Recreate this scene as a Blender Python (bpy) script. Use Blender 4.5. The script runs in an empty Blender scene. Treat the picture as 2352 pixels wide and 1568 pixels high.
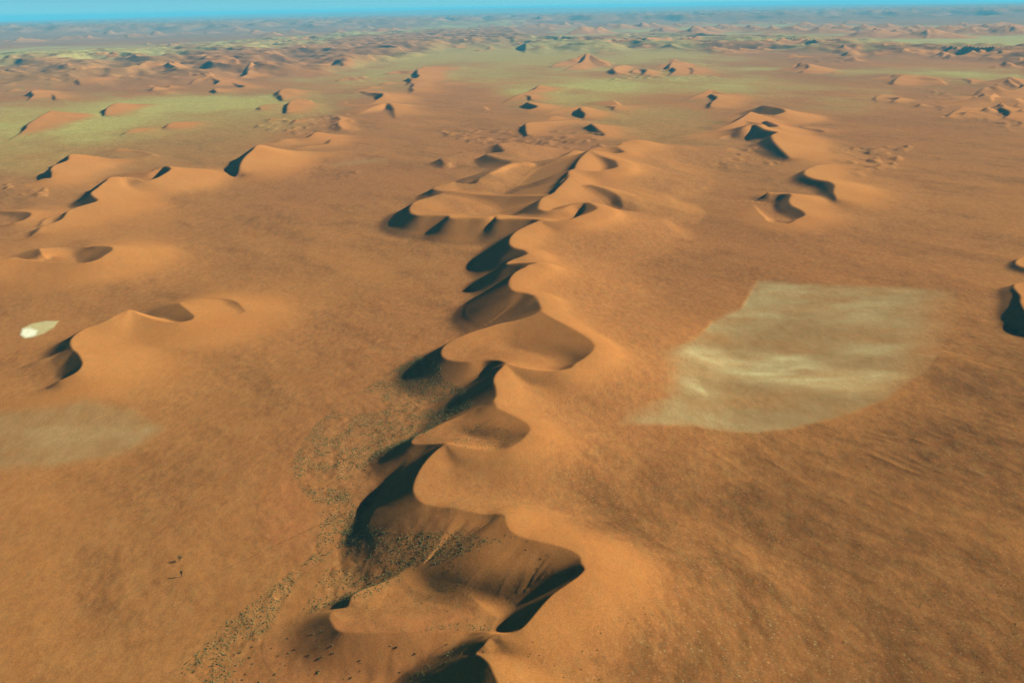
import bpy, math, random
import numpy as np
from mathutils import Matrix, Vector

# ------------------------------------------------------------------ camera
CAM_H = 400.0
PITCH = math.radians(16.9)
ROLL = math.radians(1.07)
HFOV = math.radians(50.0)
FPX = 1176.0 / math.tan(HFOV / 2)           # focal length in pixels of a 2352 x 1568 frame
C0 = np.array([0.0, 0.0, CAM_H])
FWD = np.array([0, math.cos(PITCH), -math.sin(PITCH)])
R0 = np.array([1.0, 0, 0]); U0 = np.array([0, math.sin(PITCH), math.cos(PITCH)])
RGT = math.cos(ROLL) * R0 - math.sin(ROLL) * U0
UPV = math.sin(ROLL) * R0 + math.cos(ROLL) * U0

scene = bpy.context.scene
COL = scene.collection
cd = bpy.data.cameras.new('camera'); cam = bpy.data.objects.new('camera', cd); COL.objects.link(cam)
cd.sensor_width = 36; cd.lens = 18.0 / math.tan(HFOV / 2)
cd.clip_start = 1.0; cd.clip_end = 400000.0
m = Matrix.Identity(4)
for i in range(3):
    m[i][0] = RGT[i]; m[i][1] = UPV[i]; m[i][2] = -FWD[i]; m[i][3] = C0[i]
cam.matrix_world = m
scene.camera = cam

# ------------------------------------------------------------------ sky, sun, exposure
SUN_EL = math.radians(29.0)
SUN_AZ = math.radians(78.0)                  # clockwise from +Y : the sun stands to the right
world = bpy.data.worlds.new('World'); scene.world = world; world.use_nodes = True
wt = world.node_tree; wt.nodes.clear()
wo = wt.nodes.new('ShaderNodeOutputWorld'); wb = wt.nodes.new('ShaderNodeBackground')
sk = wt.nodes.new('ShaderNodeTexSky'); sk.sky_type = 'NISHITA'; sk.sun_disc = False
sk.sun_elevation = SUN_EL; sk.sun_rotation = SUN_AZ
sk.altitude = 400; sk.air_density = 0.38; sk.dust_density = 0.0; sk.ozone_density = 1.0
wb.inputs['Strength'].default_value = 0.055
tint = wt.nodes.new('ShaderNodeMix'); tint.data_type = 'RGBA'; tint.blend_type = 'MULTIPLY'; tint.inputs[0].default_value = 1.0
tint.inputs[7].default_value = (0.48, 1.0, 1.05, 1)      # the cool, clear colour of this sky, the same all round
wt.links.new(sk.outputs[0], tint.inputs[6]); wt.links.new(tint.outputs[2], wb.inputs['Color']); wt.links.new(wb.outputs[0], wo.inputs['Surface'])
sl = bpy.data.lights.new('sun', 'SUN'); sl.energy = 5.0; sl.angle = math.radians(0.5); sl.color = (1.0, 0.97, 0.93)
so = bpy.data.objects.new('sun', sl); COL.objects.link(so)
sdir = Vector((math.cos(SUN_EL) * math.sin(SUN_AZ), math.cos(SUN_EL) * math.cos(SUN_AZ), math.sin(SUN_EL)))
so.rotation_euler = sdir.to_track_quat('Z', 'Y').to_euler(); so.location = (3000, 0, 3000)
vs = scene.view_settings
vs.view_transform = 'Standard'; vs.look = 'None'; vs.gamma = 1.0; vs.use_curve_mapping = False
vs.exposure = 0.75
cy = scene.cycles
cy.max_bounces = 4; cy.diffuse_bounces = 0; cy.glossy_bounces = 1; cy.volume_bounces = 0; cy.transmission_bounces = 1
cy.use_denoising = True

# ------------------------------------------------------------------ numeric helpers
def back(px, py, z=0.0):
    """pixel of the 2352 wide frame -> the point of the place at height z that stands there"""
    d = FWD + RGT * ((px - 1176) / FPX) + UPV * ((784 - py) / FPX)
    t = (z - CAM_H) / d[2]
    return C0 + d * t

def proj(P):
    d = P - C0
    Z = d @ FWD
    return 1176 + FPX * (d @ RGT) / Z, 784 - FPX * (d @ UPV) / Z

def sstep(a, b, x):
    t = np.clip((x - a) / (b - a), 0, 1)
    return t * t * (3 - 2 * t)

def hash2(ix, iy, seed):
    n = (ix.astype(np.int64) * 374761393 + iy.astype(np.int64) * 668265263 + seed * 2147483647) & 0xffffffff
    n = ((n ^ (n >> 13)) * 1274126177) & 0xffffffff
    n = n ^ (n >> 16)
    return (n & 0xffff).astype(np.float32) / 65535.0

def vnoise(x, y, seed=0):
    ix = np.floor(x); iy = np.floor(y)
    fx = (x - ix).astype(np.float32); fy = (y - iy).astype(np.float32)
    fx = fx * fx * fx * (fx * (fx * 6 - 15) + 10); fy = fy * fy * fy * (fy * (fy * 6 - 15) + 10)
    a = hash2(ix, iy, seed); b = hash2(ix + 1, iy, seed); c = hash2(ix, iy + 1, seed); d = hash2(ix + 1, iy + 1, seed)
    return (a + (b - a) * fx) * (1 - fy) + (c + (d - c) * fx) * fy

def fbm(x, y, seed=0, octv=4, gain=0.5):
    s = 0; amp = 1; tot = 0
    for o in range(octv):
        s = s + amp * vnoise(x + o * 17.3, y - o * 9.1, seed + o); tot += amp
        amp *= gain; x = x * 2.03; y = y * 2.03
    return s / tot                                             # 0..1

# windows of the photograph in which the crest lines were read: x0, y0, width (3456 px frame)
WIN = {'F': (0, 0, 2352), 'R5': (1000, 1504, 1200), 'R2': (1100, 900, 1200), 'R4': (1100, 300, 1200), 'R3': (0, 300, 1200),
       'RA': (0, 900, 1200), 'RE': (2256, 300, 1200), 'T1': (2850, 220, 606), 'T2': (700, 150, 800), 'T3': (1650, 80, 900),
       'T4': (2550, 80, 906), 'T5': (0, 150, 800), 'T6': (1400, 440, 800), 'U1': (0, 0, 1728), 'U2': (1728, 0, 1728)}
def fv(w, zx, zy):
    x0, y0, wd = WIN[w]; k = wd / 2352.0
    return (x0 + zx * k) / 1.469388, (y0 + zy * k) / 1.469388

# ------------------------------------------------------------------ the dunes: crest lines with heights
# a crest runs so that its steep slip side lies on its LEFT and the gentle windward side on its RIGHT
DUNES = []
class Dune:
    def __init__(self, label, group=None, parts=False, name='sand_dune'):
        self.label, self.group, self.parts, self.name, self.crests = label, group, parts, name, []
        self.idx = len(DUNES); DUNES.append(self)
    def crest(self, w, pts, slip=0.6, W=200.0, e=1.5, hollow=False, flute=0.0):
        P = []
        for p in pts:
            px, py = fv(w, p[0], p[1]); q = back(px, py, p[2])
            P.append((q[0], q[1], p[2], p[3] if len(p) > 3 else slip, p[4] if len(p) > 4 else W))
        for _ in range(2):                                     # no doubling back at the ends of a crest
            for sgn in (1, -1):
                Q = P[::sgn]
                while len(Q) > 3:
                    a1 = (Q[1][0] - Q[0][0], Q[1][1] - Q[0][1]); a2 = (Q[2][0] - Q[1][0], Q[2][1] - Q[1][1])
                    if a1[0] * a2[0] + a1[1] * a2[1] < -.2 * math.hypot(*a1) * math.hypot(*a2): Q = Q[1:]
                    else: break
                P = Q[::sgn]
        return self.crest_g(P, slip, W, e, hollow, flute)
    def crest_g(self, P, slip=0.6, W=200.0, e=1.5, hollow=False, flute=0.0):
        P = [p if len(p) > 3 else (*p, slip) for p in P]
        P = [p if len(p) > 4 else (*p, W) for p in P]
        self.crests.append(dict(P=np.array(P, float), slip=slip, W=W, e=e, hollow=hollow, flute=flute))
        return self

D = Dune('long winding crested dune ridge running from the foreground into the middle distance', parts=True, name='dune_ridge')
spine1 = [(1345, 1800, 36), (1345, 1700, 38), (1335, 1568, 38), (1305, 1500, 38), (1270, 1430, 36), (1220, 1388, 34), (1190, 1370, 33), (1240, 1320, 35), (1283, 1268, 36),
          (1330, 1247, 37), (1420, 1240, 38), (1480, 1215, 39), (1530, 1170, 40), (1580, 1110, 41), (1640, 1040, 42), (1700, 980, 43), (1800, 910, 44),
          (1870, 860, 44), (1908, 812, 44), (1885, 770, 44), (1880, 735, 44), (1840, 700, 44), (1750, 665, 43), (1600, 630, 42), (1500, 605, 41),
          (1430, 570, 41), (1400, 530, 41), (1385, 495, 41), (1380, 460, 40), (1340, 448, 38), (1250, 452, 35), (1140, 430, 34), (1050, 412, 34),
          (900, 402, 31), (840, 393, 30), (800, 360, 29), (780, 320, 28.5), (778, 280, 28.5), (800, 210, 29), (840, 140, 30), (900, 70, 31), (960, 20, 32), (993, 2, 33)]
spine1 = [(*p, q) for p, q in zip(spine1, [.62] * 2 + [.50] * 2 + [.55, .62, .64, .60, .58] + [.55] * 2 + [.66, .72, .75, .75, .75, .75, .74, .68, .50, .37, .31, .28, .27, .27, .27, .27, .27, .28, .30] + [.27, .28, .29, .32, .38] + [.46, .53, .60] + [.66] * 5)]

spine2 = [(795, 1185, 33), (830, 1190, 33), (900, 1205, 33.5), (1000, 1220, 34), (1150, 1225, 35), (1200, 1215, 36), (1260, 1185, 37), (1310, 1145, 38), (1340, 1110, 39),
          (1352, 1070, 39), (1335, 1040, 39), (1270, 1000, 39), (1200, 965, 38), (1130, 930, 38), (1115, 890, 40), (1128, 850, 40), (1125, 800, 40),
          (1112, 750, 40), (1125, 710, 40), (1160, 670, 40), (1195, 642, 40), (1250, 655, 40), (1350, 675, 40), (1450, 687, 40), (1550, 685, 41),
          (1620, 670, 41), (1650, 640, 42), (1700, 610, 43), (1750, 570, 44), (1775, 535, 44), (1765, 500, 44), (1720, 460, 44), (1650, 420, 44),
          (1560, 370, 44), (1480, 330, 43), (1430, 302, 42), (1423, 270, 42), (1410, 235, 42), (1380, 200, 42), (1320, 182, 41), (1250, 170, 41),
          (1220, 145, 41), (1213, 110, 42), (1230, 70, 43), (1260, 40, 44), (1320, 10, 45)]
spine2 = [(*p, q) for p, q in zip(spine2, [.60, .45] + [.30] * 5 + [.36, .40, .30, .22, .19, .21, .34, .48, .50, .54, .58, .62, .64, .62] + [.36] * 4 + [.38, .46, .48, .40, .30, .24, .21, .20, .21, .26, .36] + [.46] * 6 + [.56, .64, .66, .66, .66])]

spine3 = [(1340, 1172, 45), (1395, 1158, 45), (1300, 1158, 42), (1195, 1163, 38), (1240, 1135, 40), (1300, 1115, 42), (1335, 1100, 43), (1335, 1085, 43), (1310, 1065, 42),
          (1250, 1050, 41), (1220, 1030, 41), (1215, 1000, 42), (1230, 970, 43), (1270, 935, 44), (1330, 905, 45), (1380, 885, 45), (1425, 868, 46),
          (1500, 873, 46), (1600, 865, 47), (1680, 840, 48), (1750, 815, 49), (1795, 790, 50), (1775, 768, 50), (1700, 752, 47), (1640, 764, 45),
          (1560, 795, 42), (1470, 808, 40), (1415, 795, 40), (1408, 770, 40), (1415, 745, 41), (1440, 715, 42), (1500, 690, 44), (1530, 660, 45),
          (1580, 610, 47), (1605, 580, 48), (1612, 545, 48), (1640, 530, 48), (1655, 500, 49), (1690, 450, 50), (1740, 408, 50)]
spine3 = [(*p, q) for p, q in zip(spine3, [.64, .45, .55, .64, .62, .55, .50, .50, .50, .52, .60, .64, .66, .64, .56, .50, .48] + [.40, .38, .38, .38, .38, .40, .42, .42, .42, .42, .45, .5, .50, .40, .34, .28, .26, .25, .25, .25, .25, .25, .25])]
def gpts(w, pts): return [(*back(*fv(w, p[0], p[1]), p[2])[:2], p[2], p[3]) for p in pts]
g1, g2, g3 = gpts('R5', spine1), gpts('R2', spine2), gpts('R4', spine3)
g1 = [(*p, 190) for p in g1]; g3 = [(*p, 190) for p in g3]
g2 = [(*p, 185 if i < 4 else 150 if i < 13 else 175 if i < 21 else 130 if i < 36 else 180) for i, p in enumerate(g2)]
D.crest_g(g1 + g2[1:9], W=190, e=1.6, flute=1.0)
D.crest_g(g1[-9:-1] + g2 + g3[:7], W=190, e=1.6, flute=1.0)
slab = [(p[0], p[1], p[2] - d_, .25, 20) for p, d_ in zip(g3[-10:], (10, 11, 11, 11, 10, 9, 10, 9, 7, 4))]
D.crest_g(slab, slip=.25, W=20)
g3 = g3[:-10] + [(*p[:3], .68, p[4]) for p in g3[-10:]]
D.crest_g(g2[-8:] + g3, W=190, e=1.6, flute=1.0)
# the arms that reach out to the left of the spine and hold the hollows
D.crest('R5', [(1283, 1264, 30, .30, 30), (1262, 1252, 24, .30, 30), (1225, 1244, 20, .32, 35), (1180, 1239, 18, .34, 40), (1000, 1233, 17, .40, 80), (700, 1230, 17, .48), (400, 1230, 16, .55), (290, 1225, 15, .55), (255, 1200, 14, .46),
               (240, 1170, 13.5, .46), (222, 1130, 13, .46), (240, 1100, 12.5, .45), (290, 1080, 12.5, .46), (340, 1062, 13, .5), (355, 1030, 14.5, .6), (370, 990, 15, .64), (430, 955, 15, .64),
               (500, 930, 14.5, .62), (560, 910, 14, .6), (680, 860, 12, .58), (820, 820, 9, .5), (1000, 765, 5, .45), (1100, 740, 2, .4)], slip=0.45, W=105, e=1.0, flute=0.8)
D.crest('R5', [(900, 950, 12), (1000, 960, 15), (1120, 1000, 16.5), (1210, 1050, 17)], slip=0.24, W=70, e=1.0)
D.crest('R5', [(1168, 640, 4), (1176, 590, 10), (1190, 520, 19), (1200, 478, 25)], slip=0.36, W=40, e=1.1)
D.crest('R2', [(795, 1185, 32), (770, 1172, 30), (700, 1170, 27), (570, 1163, 24), (600, 1115, 25), (680, 1080, 26), (760, 1040, 27), (830, 1010, 28),
               (930, 975, 29), (1000, 950, 31), (1060, 930, 34), (1100, 912, 36)], slip=0.6, W=240, e=.8)
D.crest('R2', [(1190, 638, 38), (1170, 625, 36), (1130, 615, 34), (1060, 615, 32), (950, 625, 31), (850, 620, 30), (790, 605, 30), (765, 575, 31), (770, 545, 32),
               (800, 510, 33), (850, 480, 34), (930, 445, 34), (1050, 405, 34), (1150, 375, 35), (1280, 350, 37), (1380, 320, 40), (1415, 302, 41)],
        slip=0.6, W=240, e=.8, flute=0.8)
D.crest('R4', [(1425, 868, 44), (1380, 860, 42), (1250, 858, 40), (1140, 860, 38), (1115, 840, 38), (1080, 848, 38), (960, 852, 37), (820, 852, 36), (812, 838, 36),
               (720, 835, 35), (620, 835, 34), (575, 825, 33), (555, 800, 33), (565, 770, 33), (590, 745, 32), (700, 712, 28), (770, 690, 22)], slip=0.58, W=200, e=1.2, flute=0.8)
D.crest('T6', [(1290, 645, 34, .4), (1000, 645, 29, .4), (700, 640, 26, .4), (400, 615, 24, .4), (260, 600, 23, .45), (180, 578, 22, .6), (300, 530, 22, .5), (380, 512, 22), (480, 530, 20),
               (560, 530, 20), (650, 475, 21), (730, 435, 21), (850, 390, 22), (1000, 340, 23), (1110, 310, 25), (1300, 290, 29, .4), (1450, 260, 35, .42), (1580, 195, 43, .45),
               (1730, 195, 48, .4)], slip=0.5, W=130, e=1.2)
D.crest('T6', [(1110, 312, 30), (1000, 322, 30), (920, 345, 29), (840, 385, 27), (740, 434, 22)], slip=0.62, W=90, e=1.1)
D.crest('T6', [(1452, 570, 33), (1440, 525, 38), (1500, 470, 43), (1530, 415, 46)], slip=0.66, W=70, e=1.1)
D.crest('T6', [(1540, 395, 47), (1700, 400, 46), (1830, 400, 46), (1920, 385, 46), (1990, 370, 47), (2010, 330, 47), (1980, 295, 47), (1900, 270, 47), (1800, 235, 48),
               (1735, 205, 49)], slip=0.45, W=220, hollow=True)
D.crest('T6', [(2072, 752, 20), (2054, 695, 27), (2000, 630, 32), (1900, 580, 38), (1750, 540, 42)], slip=0.45, W=170)
D.crest('T6', [(1740, 180, 42), (1850, 168, 42), (2000, 150, 45), (2070, 115, 47), (2170, 95, 48), (2300, 105, 40), (2420, 130, 28)], slip=0.5, W=260)
D.crest('T6', [(1880, 215, 42), (1980, 228, 42), (2070, 218, 42), (2050, 190, 43), (2000, 165, 44)], slip=0.45, W=200, hollow=True)
D.crest('T6', [(380, 362, 3), (330, 345, 8), (280, 300, 14), (265, 270, 15), (320, 255, 15), (420, 230, 15), (520, 190, 16), (640, 180, 18), (760, 150, 22), (835, 130, 27)],
        slip=0.55, W=160)
D.crest('T6', [(960, 300, 22), (800, 265, 24), (740, 225, 24), (860, 215, 25), (865, 170, 28), (835, 130, 30), (1000, 120, 24)], slip=0.5, W=160)

D = Dune('orange dune with a hollow in its crest beside the tiny white patch', parts=True)
D.crest('RA', [(300, 800, 3), (370, 760, 8), (430, 735, 11), (500, 700, 14), (545, 650, 16), (535, 600, 17), (510, 565, 17), (480, 540, 17), (468, 510, 18), (475, 475, 18),
               (510, 440, 19), (580, 400, 20), (660, 375, 21), (720, 345, 23), (780, 310, 25), (855, 282, 27), (930, 315, 22, .36), (1010, 345, 19, .33), (1100, 362, 18, .33),
               (1200, 365, 18, .34), (1265, 350, 18, .36), (1285, 325, 18, .36), (1260, 300, 18, .32), (1210, 260, 17, .3), (1185, 240, 15, .3)], slip=0.56, W=200, flute=0.5)
D.crest('RA', [(1330, 330, 8), (1450, 345, 8), (1560, 330, 9), (1620, 300, 11), (1600, 265, 12), (1580, 240, 13), (1500, 215, 10), (1350, 208, 7)], slip=0.34, W=150, hollow=True)
D.crest('RA', [(560, 820, 1), (620, 790, 4), (640, 765, 5), (620, 745, 4), (560, 740, 2)], slip=0.45, W=60)
D.crest('RA', [(150, 660, 1), (250, 620, 5), (380, 580, 9), (480, 560, 14)], slip=0.45, W=70)

D = Dune('broad dune with a long bowl behind its smooth front rim at the left edge', parts=True)
D.crest('R3', [(-500, 1180, 12), (-300, 1150, 15), (0, 1135, 18), (70, 1115, 20), (180, 1130, 17), (300, 1140, 16), (450, 1148, 17), (560, 1148, 18), (640, 1130, 19), (700, 1095, 21),
               (740, 1070, 22), (745, 1050, 22), (720, 1040, 21), (640, 1038, 18), (560, 1050, 8)], slip=0.36, W=190)
D.crest('R3', [(745, 1050, 19), (850, 1048, 12), (980, 1045, 4)], slip=0.5, W=120)
D.crest('R3', [(310, 1130, 6), (285, 1100, 13), (268, 1075, 15), (260, 1055, 12)], slip=0.42, W=80)

D = Dune('dune with a jagged dark-sided crest and grassy top, second row from the left edge', parts=True)
D.crest('R3', [(215, 970, 5), (245, 945, 9), (280, 910, 12), (350, 885, 14), (400, 865, 15), (435, 830, 17), (460, 800, 18), (510, 780, 20), (580, 760, 22), (640, 742, 23),
               (620, 710, 25), (605, 695, 26), (650, 650, 27), (700, 610, 29), (750, 580, 31), (830, 582, 27), (900, 592, 24), (970, 608, 23), (1030, 590, 25), (1090, 560, 28),
               (1130, 522, 31), (1080, 512, 29), (1000, 545, 20)], slip=0.56, W=210)
D.crest('R3', [(-60, 860, 4), (100, 885, 7), (150, 870, 8), (195, 815, 11), (110, 808, 9), (0, 812, 5)], slip=0.5, W=120)
D.crest('R3', [(270, 900, 6), (330, 850, 9), (420, 825, 12)], slip=0.45, W=80)

D = Dune('smaller peaked dune with two dark notches behind the jagged dune at left', parts=True)
D.crest('R3', [(225, 610, 4), (270, 595, 8), (330, 590, 14), (345, 560, 17), (340, 525, 20), (370, 500, 22), (440, 475, 25), (495, 430, 29), (600, 440, 20), (700, 455, 10)], slip=0.58, W=200)
D.crest('R3', [(720, 430, 4), (770, 430, 8), (785, 390, 11), (880, 400, 7), (1020, 430, 6), (1030, 405, 6)], slip=0.5, W=90)

D = Dune('tall peaked dune with a sharp dark left face standing alone left of the ridge complex', parts=True)
D.crest('R3', [(1560, 575, 5), (1578, 545, 14), (1590, 500, 24), (1620, 450, 32), (1670, 405, 38), (1720, 368, 43), (1800, 385, 30), (1900, 402, 18), (2050, 415, 8)], slip=0.6, W=240)
D.crest('R3', [(1790, 360, 6), (1830, 342, 14), (1960, 326, 16), (2030, 320, 18), (2085, 288, 26), (2110, 285, 24)], slip=0.5, W=160)
D.crest('R3', [(1960, 395, 6), (2030, 380, 9), (2080, 378, 8), (2160, 365, 9), (2205, 330, 13), (2300, 330, 7)], slip=0.5, W=140)

D = Dune('low broken dune with small dark faces beyond the large clay pan', parts=True)
D.crest('RE', [(560, 765, 2), (630, 840, 9), (690, 880, 10), (790, 888, 10), (850, 862, 11), (905, 835, 13), (880, 800, 14), (820, 770, 15), (800, 740, 16), (793, 690, 19),
               (730, 692, 15), (690, 690, 15), (660, 682, 17), (640, 700, 10)], slip=0.5, W=150)
D.crest('RE', [(870, 875, 4), (910, 885, 6), (900, 862, 8)], slip=0.5, W=80)
D = Dune('crescent dune with a fluted brown slip face behind the low broken dune at right', parts=True)
D.crest('RE', [(1150, 745, 3), (1115, 725, 12), (1095, 680, 16), (1100, 635, 20), (1040, 605, 18), (980, 595, 17), (920, 575, 17), (900, 550, 17), (920, 530, 16), (980, 508, 15), (1080, 495, 6)],
        slip=0.52, W=190, flute=0.8)
D.crest('RE', [(790, 545, 3), (860, 540, 7), (960, 515, 10)], slip=0.5, W=90)
D = Dune('stepped orange dune with three dark crests right of the ridge complex', parts=True)
D.crest('RE', [(815, 465, 5), (800, 450, 14), (770, 420, 20), (720, 370, 27), (690, 330, 32), (685, 305, 35), (722, 285, 36), (640, 265, 36), (550, 232, 40), (480, 265, 30),
               (400, 298, 16), (330, 330, 6)], slip=0.56, W=230)
D.crest('RE', [(230, 300, 6), (320, 265, 18), (400, 235, 26), (470, 200, 32), (545, 150, 42), (620, 170, 34)], slip=0.56, W=200)
D.crest('RE', [(480, 205, 26), (600, 225, 28), (680, 255, 30), (715, 250, 31), (700, 228, 32), (650, 208, 33)], slip=0.45, W=160, hollow=True)
D.crest('RE', [(600, 165, 26), (700, 170, 28), (758, 158, 30), (720, 120, 36), (640, 108, 38), (600, 118, 30)], slip=0.45, W=200)
D.crest('RE', [(830, 285, 2), (900, 290, 5), (1030, 288, 7), (990, 268, 9), (930, 262, 9), (880, 250, 6)], slip=0.45, W=120)
D = Dune('dark-faced dune cut off by the right edge of the view above the clay pan', parts=True)
D.crest('RE', [(2600, 1740, 8), (2480, 1600, 13), (2400, 1520, 19), (2352, 1455, 20), (2330, 1405, 20), (2332, 1370, 19), (2305, 1335, 15), (2285, 1305, 14), (2300, 1285, 14), (2352, 1278, 14), (2500, 1270, 10)],
        slip=0.78, W=200)
D.crest('RE', [(2500, 1210, 8), (2352, 1180, 9), (2310, 1165, 9), (2300, 1140, 9), (2340, 1110, 9), (2480, 1090, 7)], slip=0.75, W=120)

# --- the middle distance, each its own dune
def far(label, w, *crs, group='dunes out on the grassy plain', slip=0.66, W=210):
    d = Dune(label, group)
    for c in crs: d.crest(w, [(p[0], p[1], max(p[2] * .62, 1.5), *p[3:]) for p in c], slip=slip, W=W, e=1.3)
    return d
def each(label, w, *crs, group='small dunes out on the grassy plain', W=120, slip=0.55):
    n = len(crs)
    for i, c in enumerate(crs):
        wd = 'leftmost' if i == 0 else 'rightmost' if i == n - 1 else ['', 'second', 'third', 'fourth'][i]
        d = Dune(label % wd, group); d.crest(w, c, slip=slip, W=W, e=1.3)
far('pyramid dune with a dark left edge, tallest on the far plain right of centre', 'T3',
    [(480, 372, 3), (545, 378, 12), (640, 335, 40), (740, 310, 62), (860, 272, 98), (960, 310, 66), (1050, 345, 36), (1000, 350, 20)],
    [(660, 412, 8), (690, 395, 22), (760, 360, 34), (830, 330, 50), (860, 275, 96)])
far('rough peaked dune with dark hollows right of the pyramid dune', 'T3',
    [(1440, 380, 4), (1500, 365, 30), (1560, 345, 48), (1625, 318, 72), (1720, 345, 40), (1890, 440, 6)],
    [(1530, 390, 14), (1590, 385, 30), (1600, 360, 44), (1625, 320, 66)],
    [(1540, 440, 4), (1600, 445, 18), (1650, 410, 30), (1630, 385, 34), (1700, 380, 28)],
    [(1700, 450, 4), (1790, 440, 18), (1800, 410, 26), (1770, 385, 26)])
each('%s of the knobbly dunes between the pyramid dune and the rough peaked dune', 'T3',
    [(1080, 425, 5), (1120, 430, 14), (1100, 398, 24), (1160, 370, 20), (1190, 366, 12)],
    [(1230, 432, 3), (1260, 425, 12), (1270, 408, 14), (1310, 400, 8)],
    [(1330, 430, 5), (1370, 438, 16), (1395, 410, 22), (1340, 400, 14)], [(1390, 470, 2), (1420, 465, 8), (1440, 440, 10), (1480, 460, 5)], W=120)
far('two-peaked dark dune alone on the yellow grass at right', 'T4',
    [(150, 405, 3), (270, 385, 26), (390, 332, 72), (420, 345, 64), (560, 420, 14), (640, 435, 4)],
    [(370, 425, 4), (400, 418, 22), (460, 385, 44), (455, 358, 58), (400, 340, 66)], [(650, 435, 2), (672, 432, 9), (672, 420, 10)])
far('wide peaked dune with a split dark left side and a long right shoulder', 'T4',
    [(960, 497, 2), (1080, 470, 18), (1200, 445, 36), (1312, 428, 58), (1400, 455, 40), (1540, 470, 34), (1670, 540, 6)],
    [(1150, 535, 6), (1205, 530, 18), (1225, 490, 32), (1250, 465, 42), (1312, 430, 56)], [(1060, 560, 1), (1150, 540, 9), (1240, 545, 6)], W=240)
far('small dark knob of sand right of the wide peaked dune', 'T4', [(1780, 545, 2), (1860, 515, 9), (1890, 515, 14), (1880, 490, 20), (1830, 482, 10)], W=150)
far('dark peaked dune at the far right edge of the plain', 'T4',
    [(2050, 505, 4), (2180, 490, 22), (2230, 470, 52), (2300, 500, 40), (2420, 560, 10)], [(2200, 540, 8), (2260, 580, 18), (2330, 560, 24), (2300, 510, 34), (2240, 472, 50)])
far('large dark-faced dune massif by the right edge, below the peaked dune there', 'T4',
    [(1740, 675, 3), (1860, 660, 18), (1960, 640, 34), (2080, 605, 52), (2060, 640, 46), (2075, 690, 24), (2200, 690, 10)],
    [(1880, 630, 12), (1940, 600, 34), (2050, 560, 54), (2130, 555, 60), (2200, 590, 30)],
    [(2060, 640, 40), (2200, 640, 44), (2330, 690, 30), (2420, 730, 14)], W=300)
far('hollow-sided dune cluster in front of the massif at the right edge', 'RE',
    [(1760, 190, 3), (1850, 185, 14), (1870, 165, 16), (1940, 120, 22)], [(1900, 195, 6), (1950, 170, 20), (1990, 148, 30), (2100, 165, 22), (2250, 200, 8)],
    [(2150, 160, 12), (2240, 190, 18), (2260, 150, 24), (2200, 120, 26)], [(2100, 230, 3), (2230, 255, 8), (2310, 250, 9), (2330, 215, 12)], [(2240, 110, 10), (2300, 110, 22), (2350, 80, 30), (2420, 100, 20)], W=200)
each('%s of the small dark hummocks on the plain left of the massif', 'RE',
    [(1380, 85, 2), (1370, 60, 7), (1420, 35, 13), (1480, 50, 8)], [(1460, 90, 2), (1490, 80, 9), (1510, 55, 12), (1440, 60, 6)], [(1600, 100, 2), (1660, 105, 9), (1680, 95, 11), (1720, 105, 5)], W=90)
far('angular dune with a dark notch, middle of the plain right of centre', 'T3',
    [(1710, 690, 2), (1800, 650, 14), (1880, 610, 26), (1960, 575, 38), (2050, 610, 24), (2110, 650, 8)],
    [(1890, 740, 4), (1950, 730, 16), (1970, 690, 24), (2015, 655, 30), (1960, 620, 32)], [(2020, 640, 18), (2090, 655, 16), (2120, 640, 16), (2060, 620, 20)], W=200)
far('dark-fronted dune chain beyond the ridge complex, left half', 'T3',
    [(120, 700, 3), (180, 665, 10), (260, 630, 16), (345, 600, 20), (410, 572, 26), (470, 548, 26), (520, 560, 10)],
    [(230, 745, 4), (330, 760, 12), (400, 745, 18), (340, 690, 32), (460, 745, 14), (600, 745, 5)],
    [(300, 670, 6), (370, 665, 14), (350, 635, 18), (310, 628, 16)], W=170)
far('dark-fronted dune chain beyond the ridge complex, right half', 'T3',
    [(400, 798, 3), (480, 790, 9), (590, 760, 16), (700, 745, 16), (840, 725, 10)], [(700, 830, 4), (840, 825, 14), (850, 800, 22), (810, 752, 34), (860, 740, 22), (1000, 760, 8)],
    [(1020, 755, 5), (1100, 755, 14), (1110, 735, 18), (1050, 725, 16)], [(1040, 705, 8), (1100, 675, 24), (1200, 735, 10), (1370, 715, 3)], W=170)
far('twin hollow dune in front of the dark-fronted chain', 'R4',
    [(1240, 290, 3), (1330, 300, 12), (1322, 255, 22), (1340, 222, 28), (1480, 215, 20), (1640, 205, 16)],
    [(1420, 318, 3), (1540, 305, 10), (1680, 300, 12), (1830, 310, 16), (1800, 265, 24), (1755, 228, 30), (1700, 250, 18)],
    [(1370, 210, 4), (1440, 205, 12), (1515, 180, 22), (1600, 190, 10)], W=150)
far('knobbly crest of dark-left dunes left of the chain beyond the complex', 'R4', [(960, 130, 2), (1050, 115, 12), (1100, 140, 8), (1200, 150, 3)], W=100)
far('rounded dune with a dark right-hand hollow, centre left of the plain', 'T2',
    [(1864, 732, 4, .4), (1858, 690, 12, .5), (1838, 620, 22, .5), (1780, 580, 28, .36), (1640, 625, 20, .26), (1520, 680, 8, .26), (1470, 700, 2, .3)], W=170)
far('brown bowl-shaped dune behind the rounded dune at centre left', 'T2',
    [(1370, 560, 3), (1420, 590, 8), (1560, 590, 12), (1690, 545, 26), (1730, 520, 32), (1710, 480, 34), (1640, 475, 28), (1520, 470, 14)],
    [(1400, 495, 4), (1460, 470, 10), (1530, 448, 12)], W=200)
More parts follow.
